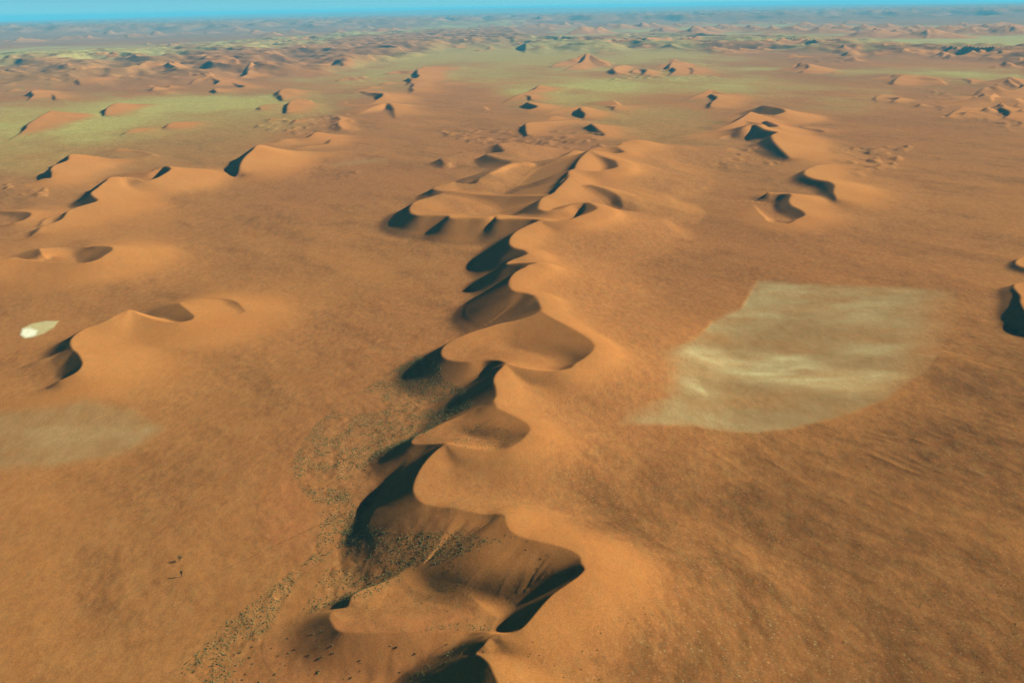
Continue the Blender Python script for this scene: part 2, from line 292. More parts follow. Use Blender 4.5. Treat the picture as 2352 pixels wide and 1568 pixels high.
far('tall orange ridge with notched dark crest on the plain, above the bowl-shaped dune', 'T2',
    [(1980, 500, 3), (2020, 480, 12), (2030, 430, 18), (2050, 400, 21), (2030, 350, 26), (2075, 335, 29), (2085, 285, 34), (2140, 225, 42), (2250, 215, 36), (2350, 260, 20)],
    [(1920, 400, 8), (1990, 395, 14), (2035, 355, 24), (1990, 335, 24)], [(2190, 400, 3), (2260, 395, 12), (2340, 380, 16), (2300, 385, 12)],
    [(1620, 300, 5), (1760, 262, 18), (1770, 285, 16), (1900, 260, 20), (2080, 262, 30)], W=260)
each('%s of the low brown dunes left of the tall notched ridge', 'T2',
    [(1280, 370, 3), (1330, 340, 14), (1410, 320, 22), (1520, 350, 8)], [(1680, 400, 3), (1720, 385, 10), (1800, 378, 6)], [(1560, 315, 4), (1610, 335, 8), (1680, 342, 4)], [(1540, 430, 3), (1600, 430, 10), (1620, 415, 10)], W=140)
far('orange dune with a vertical dark edge left of the rounded dune', 'T2',
    [(690, 550, 3), (745, 550, 10), (730, 510, 20), (718, 460, 34), (790, 430, 42), (900, 450, 22), (1020, 460, 6)], W=200)
far('orange dune with a dark triangular face in front of the vertical-edged dune', 'T2',
    [(700, 665, 3), (785, 672, 14), (800, 600, 26), (850, 550, 36), (900, 535, 40), (1020, 560, 24), (1080, 545, 20), (1100, 570, 6)],
    [(400, 672, 2), (480, 660, 7), (510, 620, 12), (600, 590, 12)], W=200)
each('%s of the low sand knobs between two grassy strips', 'T2',
    [(580, 770, 2), (620, 750, 7), (630, 735, 8)], [(830, 800, 2), (870, 765, 9), (880, 745, 9)], [(900, 770, 2), (930, 760, 7), (940, 740, 8)], [(1200, 750, 4), (1270, 770, 12), (1320, 745, 12), (1290, 710, 14)],
    [(1250, 850, 3), (1335, 830, 12), (1300, 790, 16), (1310, 765, 12)], W=70)
far('flat-topped brown dune by the left grass, its left end pale', 'T5',
    [(90, 940, 2), (180, 890, 10), (260, 830, 18), (270, 800, 20), (350, 745, 30), (440, 690, 40), (500, 662, 44), (620, 690, 28), (740, 680, 16)],
    [(600, 790, 2), (680, 750, 10), (735, 740, 10)], [(270, 810, 16), (410, 830, 12), (450, 810, 12), (500, 790, 8)], W=240)
far('dune with a small dark left step on the left grassy plain', 'T5', [(990, 700, 3), (1040, 695, 14), (1050, 650, 22), (1095, 605, 32), (1190, 585, 30), (1340, 590, 14)], W=220)
each('%s of two low orange rises right of the flat-topped dune', 'T5', [(1200, 900, 2), (1280, 855, 10), (1400, 830, 8)], [(1600, 840, 2), (1650, 815, 12), (1690, 780, 18), (1850, 770, 8)], W=160)
far('wide pale dune with a hollow near the left edge of the plain', 'T5', [(260, 560, 3), (330, 510, 20), (365, 455, 38), (470, 460, 26), (600, 470, 8)], [(400, 550, 3), (550, 545, 10), (540, 510, 18), (520, 495, 16)], W=200)
far('brown dune with a dark step above the wide pale dune at left', 'T5', [(730, 415, 3), (795, 405, 16), (800, 375, 30), (900, 370, 22), (1050, 390, 6)], W=220)
far('ragged brown star dune cluster, upper left of the plain', 'T5',
    [(1880, 400, 3), (1960, 350, 24), (2040, 320, 44), (2005, 285, 60), (2100, 320, 40), (2160, 360, 20)], [(2080, 420, 4), (2150, 390, 20), (2100, 330, 36), (2040, 330, 40)],
    [(2090, 480, 3), (2145, 470, 14), (2140, 435, 22), (2200, 440, 10)], [(1890, 330, 6), (1960, 330, 26), (2010, 315, 40)], W=200)
far('brown dune with a slanted dark face right of the star dune cluster', 'T2', [(240, 335, 3), (320, 335, 16), (390, 300, 30), (400, 265, 44), (520, 245, 26), (600, 260, 14)], [(430, 265, 6), (520, 262, 22), (540, 238, 34), (640, 270, 12)],
    [(120, 400, 3), (200, 440, 8), (300, 430, 14), (290, 395, 16), (200, 368, 18)], W=200)
far('long-backed dune with a slanting dark notch behind the star dune cluster', 'T2', [(60, 220, 6), (120, 205, 24), (180, 170, 52), (240, 200, 30), (330, 270, 8)], W=220)
each('%s of three small dark-left knobs on the brown sand at upper left', 'T5', [(1460, 455, 2), (1510, 450, 10), (1530, 425, 18), (1600, 430, 6)], [(1620, 435, 2), (1670, 428, 9), (1680, 410, 12)], [(1540, 495, 2), (1600, 480, 8), (1700, 465, 8)], W=120)
far('round brown dune alone in the pale grass above centre left', 'T2', [(1300, 242, 6, .3), (1350, 225, 14, .4), (1340, 205, 22, .4), (1270, 180, 28, .3), (1180, 205, 16, .3), (1080, 240, 4, .3)], W=160)
each('%s of two faint bluish low dunes above the star dune cluster', 'T5', [(1640, 270, 3), (1700, 245, 26), (1800, 262, 12)], [(680, 300, 2), (740, 290, 18), (840, 315, 8)], W=200)

# --- the dune belts farther out: star dunes drawn from a rule, each a dune of its own
rnd = random.Random(5)
def star(px, py, H, label, group, R=None):
    R = R or H * 2.6 * rnd.uniform(0.8, 1.3)
    c = back(px, py, H); d = Dune(label, group)
    j = lambda s: rnd.uniform(-s, s)
    def arm(a, b, n, h0, h1):
        out = []
        for i in range(n + 1):
            t = i / n
            out.append((a[0] + (b[0] - a[0]) * t + (j(.13) * R if 0 < i < n else 0), a[1] + (b[1] - a[1]) * t + (j(.13) * R if 0 < i < n else 0), (h0 + (h1 - h0) * t ** 1.2)))
        return out
    f = (c[0] + R * (-.1 + j(.5)), c[1] - R * (.9 + j(.3))); k = (c[0] + R * (.55 + j(.4)), c[1] + R * (1.0 + j(.4)))
    d.crest_g(arm(f, c, 4, 2, H) + arm(c, k, 3, H, 3)[1:], slip=0.74, W=R * 1.1, e=1.3)
    lft = (c[0] - R * (1.2 + j(.4)), c[1] - R * (.1 + j(.5)))
    d.crest_g(arm(lft, c, 4, 2, H * .97), slip=0.72, W=R * .9, e=1.3)
    if rnd.random() < .7:
        q = (c[0] + R * (1.5 + j(.5)), c[1] - R * (.2 + j(.4)))
        d.crest_g(arm(c, q, 3, H * .96, 2), slip=0.5, W=R * .9, e=1.3)
    return d
LB1 = 'small star dune in the long belt of dunes below the pale green band, right half'
for (x, y, H) in [(1190, 98, 40), (1215, 96, 46), (1240, 88, 60), (1262, 84, 56), (1288, 90, 40), (1300, 100, 26), (1318, 96, 30), (1345, 96, 44), (1380, 100, 36), (1415, 98, 50), (1440, 100, 40), (1472, 88, 70),
                  (1480, 104, 40), (1495, 96, 36), (1540, 98, 40), (1562, 92, 48), (1585, 90, 50), (1615, 94, 44), (1640, 108, 44), (1665, 106, 40), (1680, 112, 50), (1700, 112, 40),
                  (1740, 108, 36), (1756, 112, 30), (1776, 104, 34), (1796, 92, 78), (1830, 97, 40), (1860, 100, 36), (1895, 96, 60), (1925, 100, 44), (1940, 110, 50), (1952, 117, 56), (1965, 130, 40),
                  (1998, 103, 40), (2022, 108, 44), (2045, 112, 36), (2072, 110, 40), (2095, 118, 44), (2125, 118, 40), (2165, 118, 50), (2185, 124, 40), (2200, 116, 44), (2235, 118, 56),
                  (2250, 118, 50), (2270, 130, 36), (2300, 122, 52), (2312, 142, 44), (2340, 128, 56), (2350, 138, 44), (1820, 125, 34), (2008, 124, 30), (1275, 110, 24), (1232, 112, 30), (1160, 106, 30)]:
    star(x + rnd.uniform(-3, 3), y, H * .9, LB1, 'belt of far dunes, right half')
LB2 = 'small bluish star dune in the hazy belt beyond the pale green band'
for i in range(46):
    x = 1190 + i * 25.5 + rnd.uniform(-8, 8)
    y = (58 if x < 1700 else 58 + (x - 1700) * .012) + rnd.uniform(-16, 5)
    star(x, y, rnd.uniform(60, 120), LB2, 'hazy dunes beyond the green band', R=rnd.uniform(250, 480))
LB3 = 'low orange dune in the crowded dune field at upper left'
for (x, y, H) in [(1128, 108, 34), (1100, 112, 30), (1072, 96, 40), (1045, 104, 46), (1020, 100, 36), (990, 92, 44), (955, 98, 50), (930, 104, 40), (905, 92, 50), (880, 100, 40), (845, 112, 34), (820, 104, 36),
                  (790, 92, 46), (765, 88, 40), (745, 80, 52), (722, 78, 56), (690, 88, 60), (672, 98, 52), (650, 102, 40), (625, 108, 44), (600, 104, 48), (585, 112, 52), (560, 110, 34), (545, 106, 44), (520, 120, 40), (505, 118, 34),
                  (460, 98, 50), (440, 100, 44), (415, 96, 44), (395, 98, 50), (370, 100, 40), (340, 98, 36), (240, 130, 40), (255, 132, 36), (215, 120, 40), (195, 124, 36), (290, 130, 30), (320, 128, 30), (350, 140, 24), (110, 146, 44),
                  (85, 150, 34), (130, 152, 30), (150, 160, 24), (50, 160, 22), (210, 158, 24), (280, 150, 24), (330, 160, 22), (420, 150, 26), (400, 135, 26), (460, 140, 24), (180, 175, 20), (240, 172, 18), (300, 180, 18), (120, 190, 20), (30, 205, 18), (340, 195, 16), (700, 118, 26),
                  (780, 130, 24), (830, 134, 20), (560, 146, 26), (620, 150, 20), (690, 140, 18)]:
    star(x + rnd.uniform(-3, 3), y, H * .85, LB3, 'crowded dune field at upper left')
LB5 = 'dark dune in the cluster by the right edge'
for (x, y, H) in [(2318, 184, 36), (2292, 203, 34), (2262, 212, 30), (2240, 222, 26), (2336, 222, 30), (2300, 236, 26), (2348, 250, 24), (2268, 246, 20), (2212, 256, 18), (2162, 266, 12), (2310, 268, 14), (2342, 284, 12), (2230, 188, 16)]:
    star(x, y, H, LB5, 'dark dunes clustered by the right edge', R=H * 2.4)
LB4 = 'pale hazy dune on the horizon side of the left plain'
for i in range(34):
    x = 10 + i * 36 + rnd.uniform(-14, 14)
    y = 80 - x * .022 + rnd.uniform(-10, 8)
    star(x, y, rnd.uniform(50, 95), LB4, 'hazy dunes near the left horizon', R=rnd.uniform(240, 420))

ONES = ['', 'first', 'second', 'third', 'fourth', 'fifth', 'sixth', 'seventh', 'eighth', 'ninth', 'tenth', 'eleventh', 'twelfth', 'thirteenth', 'fourteenth', 'fifteenth', 'sixteenth',
        'seventeenth', 'eighteenth', 'nineteenth']
TENS = {2: 'twent', 3: 'thirt', 4: 'fort', 5: 'fift', 6: 'sixt'}
def ordinal(n):
    if n < 20: return ONES[n]
    return TENS[n // 10] + ('ieth' if n % 10 == 0 else 'y-' + ONES[n % 10])
for L_, txt in ((LB1, '%s from the left of the dunes in the belt below the green band'), (LB2, '%s from the left of the bluish dunes beyond the green band'),
                (LB3, '%s from the left in the crowded low dune field at upper left'), (LB5, '%s from the left of the dark dunes clustered by the right edge'), (LB4, '%s from the left of the pale hazy dunes under the left horizon')):
    mem = sorted([d for d in DUNES if d.label == L_], key=lambda d: d.crests[0]['P'][4][0] / d.crests[0]['P'][4][1])
    for i, d in enumerate(mem): d.label = txt % ordinal(i + 1)

# ------------------------------------------------------------------ the ground grid
def row_y():
    ys = [395.0]
    while ys[-1] < 96000:
        y = ys[-1]
        k = 0.0022 + 0.0016 * sstep(700, 3200, np.array(y)) + 0.0010 * sstep(5000, 12000, np.array(y)) + 0.010 * sstep(12000, 45000, np.array(y))
        ys.append(y * (1 + float(k)))
    return np.array(ys)
ROW = row_y(); 
UC = np.concatenate([np.linspace(-1.6, -0.64, 14)[:-1], np.linspace(-0.585, 0.585, 880), np.linspace(0.64, 1.6, 14)[1:]])
NR, NC = len(ROW), len(UC)
GX = (ROW[:, None] * UC[None, :]); GY = np.repeat(ROW[:, None], NC, 1)
X = GX.ravel(); Y = GY.ravel(); N = X.size
FX, FY = proj(np.stack([X, Y, np.zeros(N)], 1))            # where the flat ground stands in the frame, for laying out soils

WXN = None
def poly_mask(w, pts, soft):
    """soft-edged mask of a ground patch given by its outline (soft in frame pixels)"""
    P = np.array([fv(w, a, b) for a, b in pts]); out = np.zeros(N, np.float32)
    s = soft * 2 + 30
    idx = np.nonzero((FX > P[:, 0].min() - s) & (FX < P[:, 0].max() + s) & (FY > P[:, 1].min() - s) & (FY < P[:, 1].max() + s))[0]
    if not len(idx): return out
    x = FX[idx]; y = FY[idx]
    sc = np.hypot(X[idx], Y[idx]) / 12.0                       # ragged, wind-combed edges
    x = x + (fbm(X[idx] / sc * 1.2, Y[idx] / sc, 401, 4) - .5) * 56; y = y + (fbm(X[idx] / sc, Y[idx] / sc * .7, 411, 4) - .5) * 26
    ins = np.zeros(len(idx), bool); dm = np.full(len(idx), 1e9)
    for i in range(len(P)):
        a = P[i]; b = P[(i + 1) % len(P)]
        c = ((a[1] > y) != (b[1] > y))
        with np.errstate(divide='ignore', invalid='ignore'):
            ins ^= c & (x < (b[0] - a[0]) * (y - a[1]) / (b[1] - a[1] + 1e-12) + a[0])
        e = b - a; t = np.clip(((x - a[0]) * e[0] + (y - a[1]) * e[1]) / (e @ e + 1e-9), 0, 1)
        dm = np.minimum(dm, np.hypot(x - a[0] - t * e[0], (y - a[1] - t * e[1])))
    sd = np.where(ins, dm, -dm)
    out[idx] = sstep(-soft, soft, sd)
    return out

# ------------------------------------------------------------------ raise the dunes
def catmull(P, step_fn):
    Q = [P[0]]
    for i in range(len(P) - 1):
        p0 = P[max(i - 1, 0)]; p1 = P[i]; p2 = P[i + 1]; p3 = P[min(i + 2, len(P) - 1)]
        L = np.hypot(*(p2 - p1)[:2]); n = max(1, int(math.ceil(L / step_fn(p1[1]))))
        # centripetal style tangents keep uneven spacing from overshooting
        d1 = max(np.hypot(*(p1 - p0)[:2]), 1e-3); d2 = max(L, 1e-3); d3 = max(np.hypot(*(p3 - p2)[:2]), 1e-3)
        m1 = ((p1 - p0) / d1 * d2 + (p2 - p1) / d2 * d1) / (d1 + d2) * d2 if i > 0 else (p2 - p1)
        m2 = ((p2 - p1) / d2 * d3 + (p3 - p2) / d3 * d2) / (d2 + d3) * d2 if i < len(P) - 2 else (p2 - p1)
        for k in range(1, n + 1):
            t = k / n; t2 = t * t; t3 = t2 * t
            Q.append((2 * t3 - 3 * t2 + 1) * p1 + (t3 - 2 * t2 + t) * m1 + (-2 * t3 + 3 * t2) * p2 + (t3 - t2) * m2)
    return np.array(Q)

HD = np.zeros(N, np.float32)                 # dune height
DC = np.full(N, 1e9, np.float32)             # distance to the nearest crest of the ridge
OWN = np.full(N, -1, np.int32); SIDE = np.zeros(N, np.int8); BEST = np.zeros(N, np.float32)
OWNC = np.full(N, -1, np.int32); SLIPM = np.zeros(N, np.float32)
PW = 3.0; CC = 1.132
allc = 0
for dn in DUNES:
    hd = None
    for cr in dn.crests:
        cid = allc; allc += 1
        S = catmull(cr['P'], lambda y: max(2.5, y * 0.0026))
        S[:, 2] = np.maximum(S[:, 2], 0.5)
        sx, sy, sh, ssl, sw_ = [S[:, i].astype(np.float32) for i in range(5)]
        W = cr['W']; reach = max(sw_.max(), (sh / ssl).max() + 12)
        y0, y1 = sy.min() - reach, sy.max() + reach
        r0, r1 = np.searchsorted(ROW, [y0, y1])
        if r1 <= r0: continue
        blk = np.arange(r0 * NC, r1 * NC)
        bx = X[blk]
        blk = blk[(bx > sx.min() - reach) & (bx < sx.max() + reach)]
        if not len(blk): continue
        # coarse reject: distance to every 8th sample
        xs = X[blk].astype(np.float32); ys = Y[blk].astype(np.float32)
        cs = slice(None, None, 8)
        gap = 8 * np.hypot(np.diff(sx), np.diff(sy)).max()
        keep = np.zeros(len(blk), bool)
        for a in range(0, len(blk), 40000):
            d2 = (xs[a:a + 40000, None] - sx[None, cs]) ** 2 + (ys[a:a + 40000, None] - sy[None, cs]) ** 2
            keep[a:a + 40000] = d2.min(1) < (reach + gap) ** 2
        blk = blk[keep]; xs = xs[keep]; ys = ys[keep]
        n = len(blk)
        if not n: continue
        h = np.zeros(n, np.float32); side = np.zeros(n, np.float32); dd = np.zeros(n, np.float32); arc = np.zeros(n, np.float32)
        seg = np.hypot(np.diff(sx), np.diff(sy)); cum = np.concatenate([[0], np.cumsum(seg)]).astype(np.float32)
        sp = float(seg.mean()); M = len(sx)
        for a in range(0, n, 6000):
            x = xs[a:a + 6000]; y = ys[a:a + 6000]
            d2 = (x[:, None] - sx[None]) ** 2 + (y[:, None] - sy[None]) ** 2
            j = d2.argmin(1)
            dmin2 = np.maximum(d2[np.arange(len(x)), j], 0.04)
            q = np.maximum(d2, 0.04) / dmin2[:, None]
            iw = 1.0 / (q * q * q)
            sw = iw.sum(1)
            deff = (iw * np.sqrt(q)).sum(1) / sw * np.sqrt(dmin2) / CC
            heff = (iw * sh[None]).sum(1) / sw; leff = (iw * ssl[None]).sum(1) / sw; W = (iw * sw_[None]).sum(1) / sw
            # exact distance to the two neighbouring segments
            bd = np.full(len(x), 1e9, np.float32); bs = np.ones(len(x), np.float32); bh = sh[j].copy(); ba = cum[j].copy(); ynear = sy[j].copy()
            jp = np.minimum(j + 1, M - 1); jm = np.maximum(j - 1, 0); tgx = sx[jp] - sx[jm]; tgy = sy[jp] - sy[jm]
            for o in (-1, 0):
                i0 = np.clip(j + o, 0, M - 2)
                ax = sx[i0]; ay = sy[i0]; ex = sx[i0 + 1] - ax; ey = sy[i0 + 1] - ay
                L2 = ex * ex + ey * ey + 1e-9
                t0 = ((x - ax) * ex + (y - ay) * ey) / L2; t = np.clip(t0, 0, 1)
                rx = x - ax - t * ex; ry = y - ay - t * ey
                d = np.hypot(rx, ry)
                s = (ex * ry - ey * rx) / np.sqrt(L2)          # + = left of travel
                s = np.where((t0 < 0) | (t0 > 1), s / np.maximum(d, 1e-6), np.sign(s))
                inner = ((t0 < 0) & (i0 > 0)) | ((t0 > 1) & (i0 < M - 2))
                s = np.where(inner, np.sign(tgx * ry - tgy * rx), s)
                better = d < bd - 1e-4
                bd = np.where(better, d, bd); bs = np.where(better, s, bs)
                bh = np.where(better, sh[i0] + (sh[i0 + 1] - sh[i0]) * t, bh); ba = np.where(better, cum[i0] + t * np.sqrt(L2), ba); ynear = np.where(better, ay + t * ey, ynear)
            t = sstep(1.0 * sp, 3.5 * sp, bd)
            de = bd + (deff - bd) * t; he = bh + (heff - bh) * t
            kk = np.minimum(3.0, 0.25 * he + .2)
            v = (he - leff * de) / kk
            zl = kk * np.where(v > 20, v, np.log1p(np.exp(np.minimum(v, 20))))
            zl = zl - kk * np.exp(-np.maximum(v, 0) - 1) * 0
            zl = np.where(v < -3, 0, zl)
            if cr['flute']:
                fl = (vnoise(ba / 13.0, de / 70.0, 40) - .5) * 2.0 + (vnoise(ba / 5.5, de / 45.0, 60) - .5) * 1.1
                cf = np.clip((ynear - y) / np.maximum(bd, .1), 0, 1) ** 1.5
                zl = zl + cr['flute'] * fl * (1 - sstep(.48, .6, leff)) * (.12 + .88 * cf) * sstep(4, 22, de) * np.clip(zl / 4, 0, 1)
            rel = np.clip(1 - de / W, 0, 1)
            zr = he * (np.clip(1 - (np.clip(de / W, 0, 1)) ** 1.4, 0, 1) if dn.idx == 0 else rel) ** cr['e']
            mixs = (bs + 1) / 2
            h[a:a + 6000] = zl * mixs + zr * (1 - mixs)
            side[a:a + 6000] = bs; dd[a:a + 6000] = bd
        if dn.idx == 0: DC[blk] = np.minimum(DC[blk], dd)
        cur = HD[blk]
        k = 8.0 if dn.idx == 0 else 4.0
        lo = np.minimum(cur, h)
        hh = np.maximum(k - np.abs(cur - h), 0) / k
        new = np.maximum(cur, h) + hh * hh * k * .25 * np.clip(lo / k - .3, 0, 1)
        win = h > BEST[blk]
        w = blk[win]
        BEST[w] = h[win]; OWN[w] = dn.idx; OWNC[w] = cid
        SIDE[w] = np.where(side[win] > 0, 1, 0)
        HD[blk] = new

# wind smooths the windward side of the ridge: soften the creases there, away from the crests
def box(a, r, ax):
    a = np.moveaxis(a, ax, 0); p = np.concatenate([np.repeat(a[:1], r + 1, 0), a, np.repeat(a[-1:], r, 0)], 0).cumsum(0, dtype=np.float64)
    return np.moveaxis((p[2 * r + 1:] - p[:-2 * r - 1]) / (2 * r + 1), 0, ax)
rmax = int(np.searchsorted(ROW, 4200))
mk = (((OWN == 0) & (SIDE == 0)) | (BEST < .05)).reshape(NR, NC)[:rmax].astype(np.float64)
hg = HD.reshape(NR, NC)[:rmax]
num, den = hg * mk, mk.copy()
for _ in range(3):
    num = box(box(num, 13, 1), 7, 0); den = box(box(den, 13, 1), 7, 0)
hs = num / np.maximum(den, 1e-6)
wgt = (sstep(5, 55, DC.reshape(NR, NC)[:rmax]) * mk * sstep(.86, .99, den))
HD[:rmax * NC] = (hg + (hs - hg) * wgt).ravel().astype(np.float32)

# ------------------------------------------------------------------ ground relief and soils
dist = np.hypot(X, Y)
flat = 1 - sstep(1.0, 9.0, HD)
base = (fbm(X / 700, Y / 700, 3, 3) - .5) * 9 * sstep(0, 2500, dist) + (fbm(X / 180, Y / 180, 9, 3) - .5) * 2.0
# pans and a tiny white patch: flat, lower, pale
pan_r = poly_mask('F', [(2178, 1250), (2330, 1170), (2400, 1090), (2500, 1035), (2560, 945), (2700, 958), (2950, 965), (3230, 985), (3260, 1050), (3200, 1150),
                        (3130, 1250), (3000, 1340), (2850, 1400), (2700, 1440), (2560, 1460), (2350, 1450), (2150, 1470), (2060, 1480), (2130, 1430), (2260, 1370), (2210, 1330), (2170, 1290)], 6)
pan_l = poly_mask('F', [(-200, 1400), (100, 1385), (300, 1362), (460, 1385), (560, 1440), (480, 1500), (380, 1540), (180, 1560), (-200, 1600)], 14)
white_patch = poly_mask('F', [(52, 1120), (58, 1098), (90, 1082), (150, 1074), (200, 1075), (180, 1098), (140, 1118), (90, 1131), (60, 1131)], 4)  # tiny near-white patch by the left edge
pan_f = poly_mask('F', [(1080, 552), (1180, 542), (1290, 540), (1290, 550), (1180, 556)], 5)
pan_r = pan_r * (1 - sstep(2020, 2230, FX + 90 * (fbm(X / 150, Y / 60, 71, 3) - .5) + .35 * (FY - 800))) * np.clip(.9 + .9 * (fbm(X / 90, Y / 45, 72, 3) - .42), 0, 1)
pflat = 1 - sstep(9, 19, HD)
pan = np.clip(pan_r + pan_l * .75 + white_patch + pan_f * .6, 0, 1) * pflat
bush_r = poly_mask('F', [(1880, 1660), (2500, 1540), (2800, 1480), (3050, 1360), (3200, 1180), (3560, 1150), (3600, 2500), (1960, 2500), (1960, 1950)], 120)
apron = poly_mask('F', [(1000, 1560), (1100, 1420), (1300, 1330), (1440, 1370), (1390, 1450), (1260, 1560), (1180, 1690), (1120, 1800), (1000, 1960), (880, 2160), (640, 2360), (560, 2300), (760, 2100), (1050, 1880), (1080, 1700), (1020, 1620)], 24)
apron2 = poly_mask('F', [(1180, 1800), (1330, 1850), (1560, 1810), (1660, 1840), (1420, 1930), (1250, 2010), (1120, 2040), (1040, 2080), (1080, 1950)], 18)
hum = poly_mask('F', [(880, 390), (1150, 380), (1180, 440), (1000, 450), (860, 430)], 8) + poly_mask('F', [(1480, 440), (2080, 440), (2080, 490), (1800, 500), (1500, 480)], 8) \
    + poly_mask('F', [(2800, 500), (3080, 490), (3020, 560), (2880, 600), (2820, 540)], 8) + poly_mask('F', [(2100, 230), (2420, 200), (2420, 265), (2050, 270)], 6) \
    + poly_mask('F', [(0, 590), (160, 600), (160, 660), (0, 660)], 6) + poly_mask('F', [(700, 560), (1180, 560), (1200, 600), (700, 600)], 8) * .5 \
    + poly_mask('F', [(3100, 300), (3456, 330), (3456, 450), (3200, 400)], 6) + poly_mask('F', [(2650, 190), (2900, 180), (2950, 215), (2700, 220)], 6) + poly_mask('F', [(2380, 500), (2560, 500), (2700, 560), (2420, 560)], 8)
# wind streaks, mega-ripples
ca, sa = math.cos(math.radians(-32)), math.sin(math.radians(-32))
xr = X * ca - Y * sa; yr = X * sa + Y * ca
wob = (fbm(X / 120, Y / 120, 77, 2) - .5) * 40
near = 1 - sstep(2500, 6000, dist)
rip = (fbm((xr + wob) / 22, yr / 60, 21, 3) - .5) * 2.4 * near
rip2 = (.5 - np.abs(2 * vnoise((xr + wob) / 13, yr / 34, 31) - 1)) * (.5 + .8 * bush_r) * (1 - sstep(1000, 2200, dist))
zone = .35 + .65 * sstep(.42, .6, fbm(X / 260, Y / 260, 55, 2))
relief = (rip + rip2) * zone * (1 - pan) * (.40 + .60 * bush_r) * (1 - .75 * sstep(6, 25, HD))
humm = np.maximum(fbm(X / 38, Y / 55, 91, 3) - .5, 0) * 20 * np.clip(hum, 0, 1) * flat
apr = np.clip(apron + apron2, 0, 1)
relief += (fbm(X / 7, Y / 9, 15, 2) - .5) * 1.2 * apr * (1 - sstep(3, 15, HD) * .7)
Z = HD + base * (1 - sstep(2, 14, HD)) * (1 - .8 * pan) + relief + humm
# far mountains that close the horizon
u = X / Y
rise = sstep(60000, 80000, Y) * (1 - .35 * sstep(86000, 95000, Y))
Z += rise * np.maximum(390 * (1 - (u / .50) ** 2), 0) * (.80 + .36 * (fbm(X / 9000, Y / 14000, 8, 4) - .5))
far_l = poly_mask('F', [(-400, 190), (300, 175), (700, 150), (1000, 120), (1700, 95), (1780, 150), (1500, 170), (1250, 215), (900, 260), (600, 270), (300, 290), (-400, 330)], 10)
far_r = poly_mask('F', [(1700, 140), (2200, 115), (2700, 130), (3100, 155), (3600, 175), (3600, 225), (3200, 195), (2900, 185), (2600, 172), (2200, 165), (1750, 175)], 7)
far_b = sstep(24000, 30000, dist)
rn3 = 1 - np.abs(2 * fbm(X / 210 + .25 * Y / 210, Y / 260, 321, 3) - 1)
Z += (rn3 - .72) * np.minimum(HD, 60) * .55 * sstep(3600, 5600, dist) * sstep(2, 10, HD)
rn = 1 - np.abs(2 * fbm(X / 620 + .3 * Y / 620, Y / 900, 301, 4) - 1)
rn2 = 1 - np.abs(2 * fbm(X / 1700, Y / 2600, 311, 4) - 1)
Z += np.clip(far_l + far_r, 0, 1) * np.maximum(rn - .52, 0) ** 1.0 * 150 * (1 - sstep(8, 30, HD) * .7) * sstep(6000, 8500, dist)
Z += far_b * (1 - sstep(62000, 74000, dist)) * np.maximum(rn2 - .55, 0) * 400
Z = Z.astype(np.float32)

# soils, plus the shade tone on one slope
nz1 = fbm(X / 420, Y / 900, 101, 4); nz2 = fbm((xr + wob) / 60, yr / 190, 111, 4); nz3 = fbm(X / 1500, Y / 3800, 121, 4)
veg = flat * np.clip(.66 + .8 * (nz1 - .42) + .5 * (nz2 - .45), 0, 1)
veg = np.maximum(veg, (OWN == 0) * (SIDE == 0) * sstep(1, 4, HD) * (1 - sstep(22, 40, HD)) * np.clip(.65 + 1.4 * (nz2 - .45) + .8 * (nz1 - .45), 0, .9))
veg = np.maximum(veg, .75 * apr * (.5 + nz2 * .6)) * (1 - .8 * pan)
grn = flat * sstep(2300, 6500, dist) * sstep(.42, .62, nz3 + .05 * sstep(6000, 10000, dist) + .16 * (nz2 - .5)) * (1 - .85 * np.clip(far_l + far_b, 0, 1)) * (1 - sstep(13000, 18000, dist))
gz = poly_mask('F', [(-100, 430), (0, 470), (300, 480), (560, 420), (900, 360), (1000, 330), (700, 320), (400, 350), (200, 390), (-100, 350), (-300, 480), (-100, 540), (150, 560), (250, 520)], 30)
gz = np.clip(gz + poly_mask('F', [(1650, 280), (2000, 265), (2300, 262), (2500, 270), (3000, 320), (2900, 360), (2500, 330), (2250, 300), (1900, 330), (1700, 350)], 30) * .8
             + poly_mask('F', [(1750, 92), (2400, 76), (3456, 92), (3600, 150), (3456, 172), (2800, 132), (2300, 112), (1900, 116)], 5) * 1.4
             + poly_mask('F', [(-100, 165), (400, 150), (900, 135), (1400, 100), (1750, 85), (1750, 92), (1300, 130), (900, 170), (500, 198), (-100, 225)], 6) * 1.3
             + poly_mask('F', [(2150, 190), (2600, 225), (3456, 235), (3456, 265), (2900, 250), (2300, 230)], 8) * .8, 0, 1)
grn = np.clip(grn * .7 + gz * flat * np.clip(.15 + 1.9 * (fbm(X / 260, Y / 420, 151, 4) - .28), 0, 1), 0, 1) * (1 - pan)
panb = pan * np.clip(.15 + 2.6 * (fbm(X / 110 + 3, Y / 60 + wob / 60, 131, 4) - .47) + white_patch * 1.4, 0, 1)
stk = poly_mask('F', [(2172, 1262), (2320, 1190), (2480, 1190), (2700, 1200), (2830, 1250), (3100, 1262), (2960, 1330), (2700, 1300), (2520, 1270), (2380, 1240), (2250, 1245)], 14) + poly_mask('F', [(2200, 1300), (2350, 1300), (2390, 1340), (2260, 1320)], 8) \
    + poly_mask('F', [(2360, 1100), (2420, 1050), (2640, 1045), (2660, 1080), (2560, 1120), (2400, 1130)], 10) * .35 + poly_mask('F', [(2560, 948), (2760, 958), (2700, 1000), (2570, 1000)], 10) * .45 + poly_mask('F', [(2150, 1440), (2400, 1400), (2500, 1440), (2300, 1460), (2100, 1475)], 14) * .18
panb = np.clip(panb * .36 + np.clip(stk, 0, 1) * pan * (.42 + 1.1 * (fbm(X / 40, Y / 22, 141, 3) - .4)) + white_patch * pan * 1.0, 0, 1)
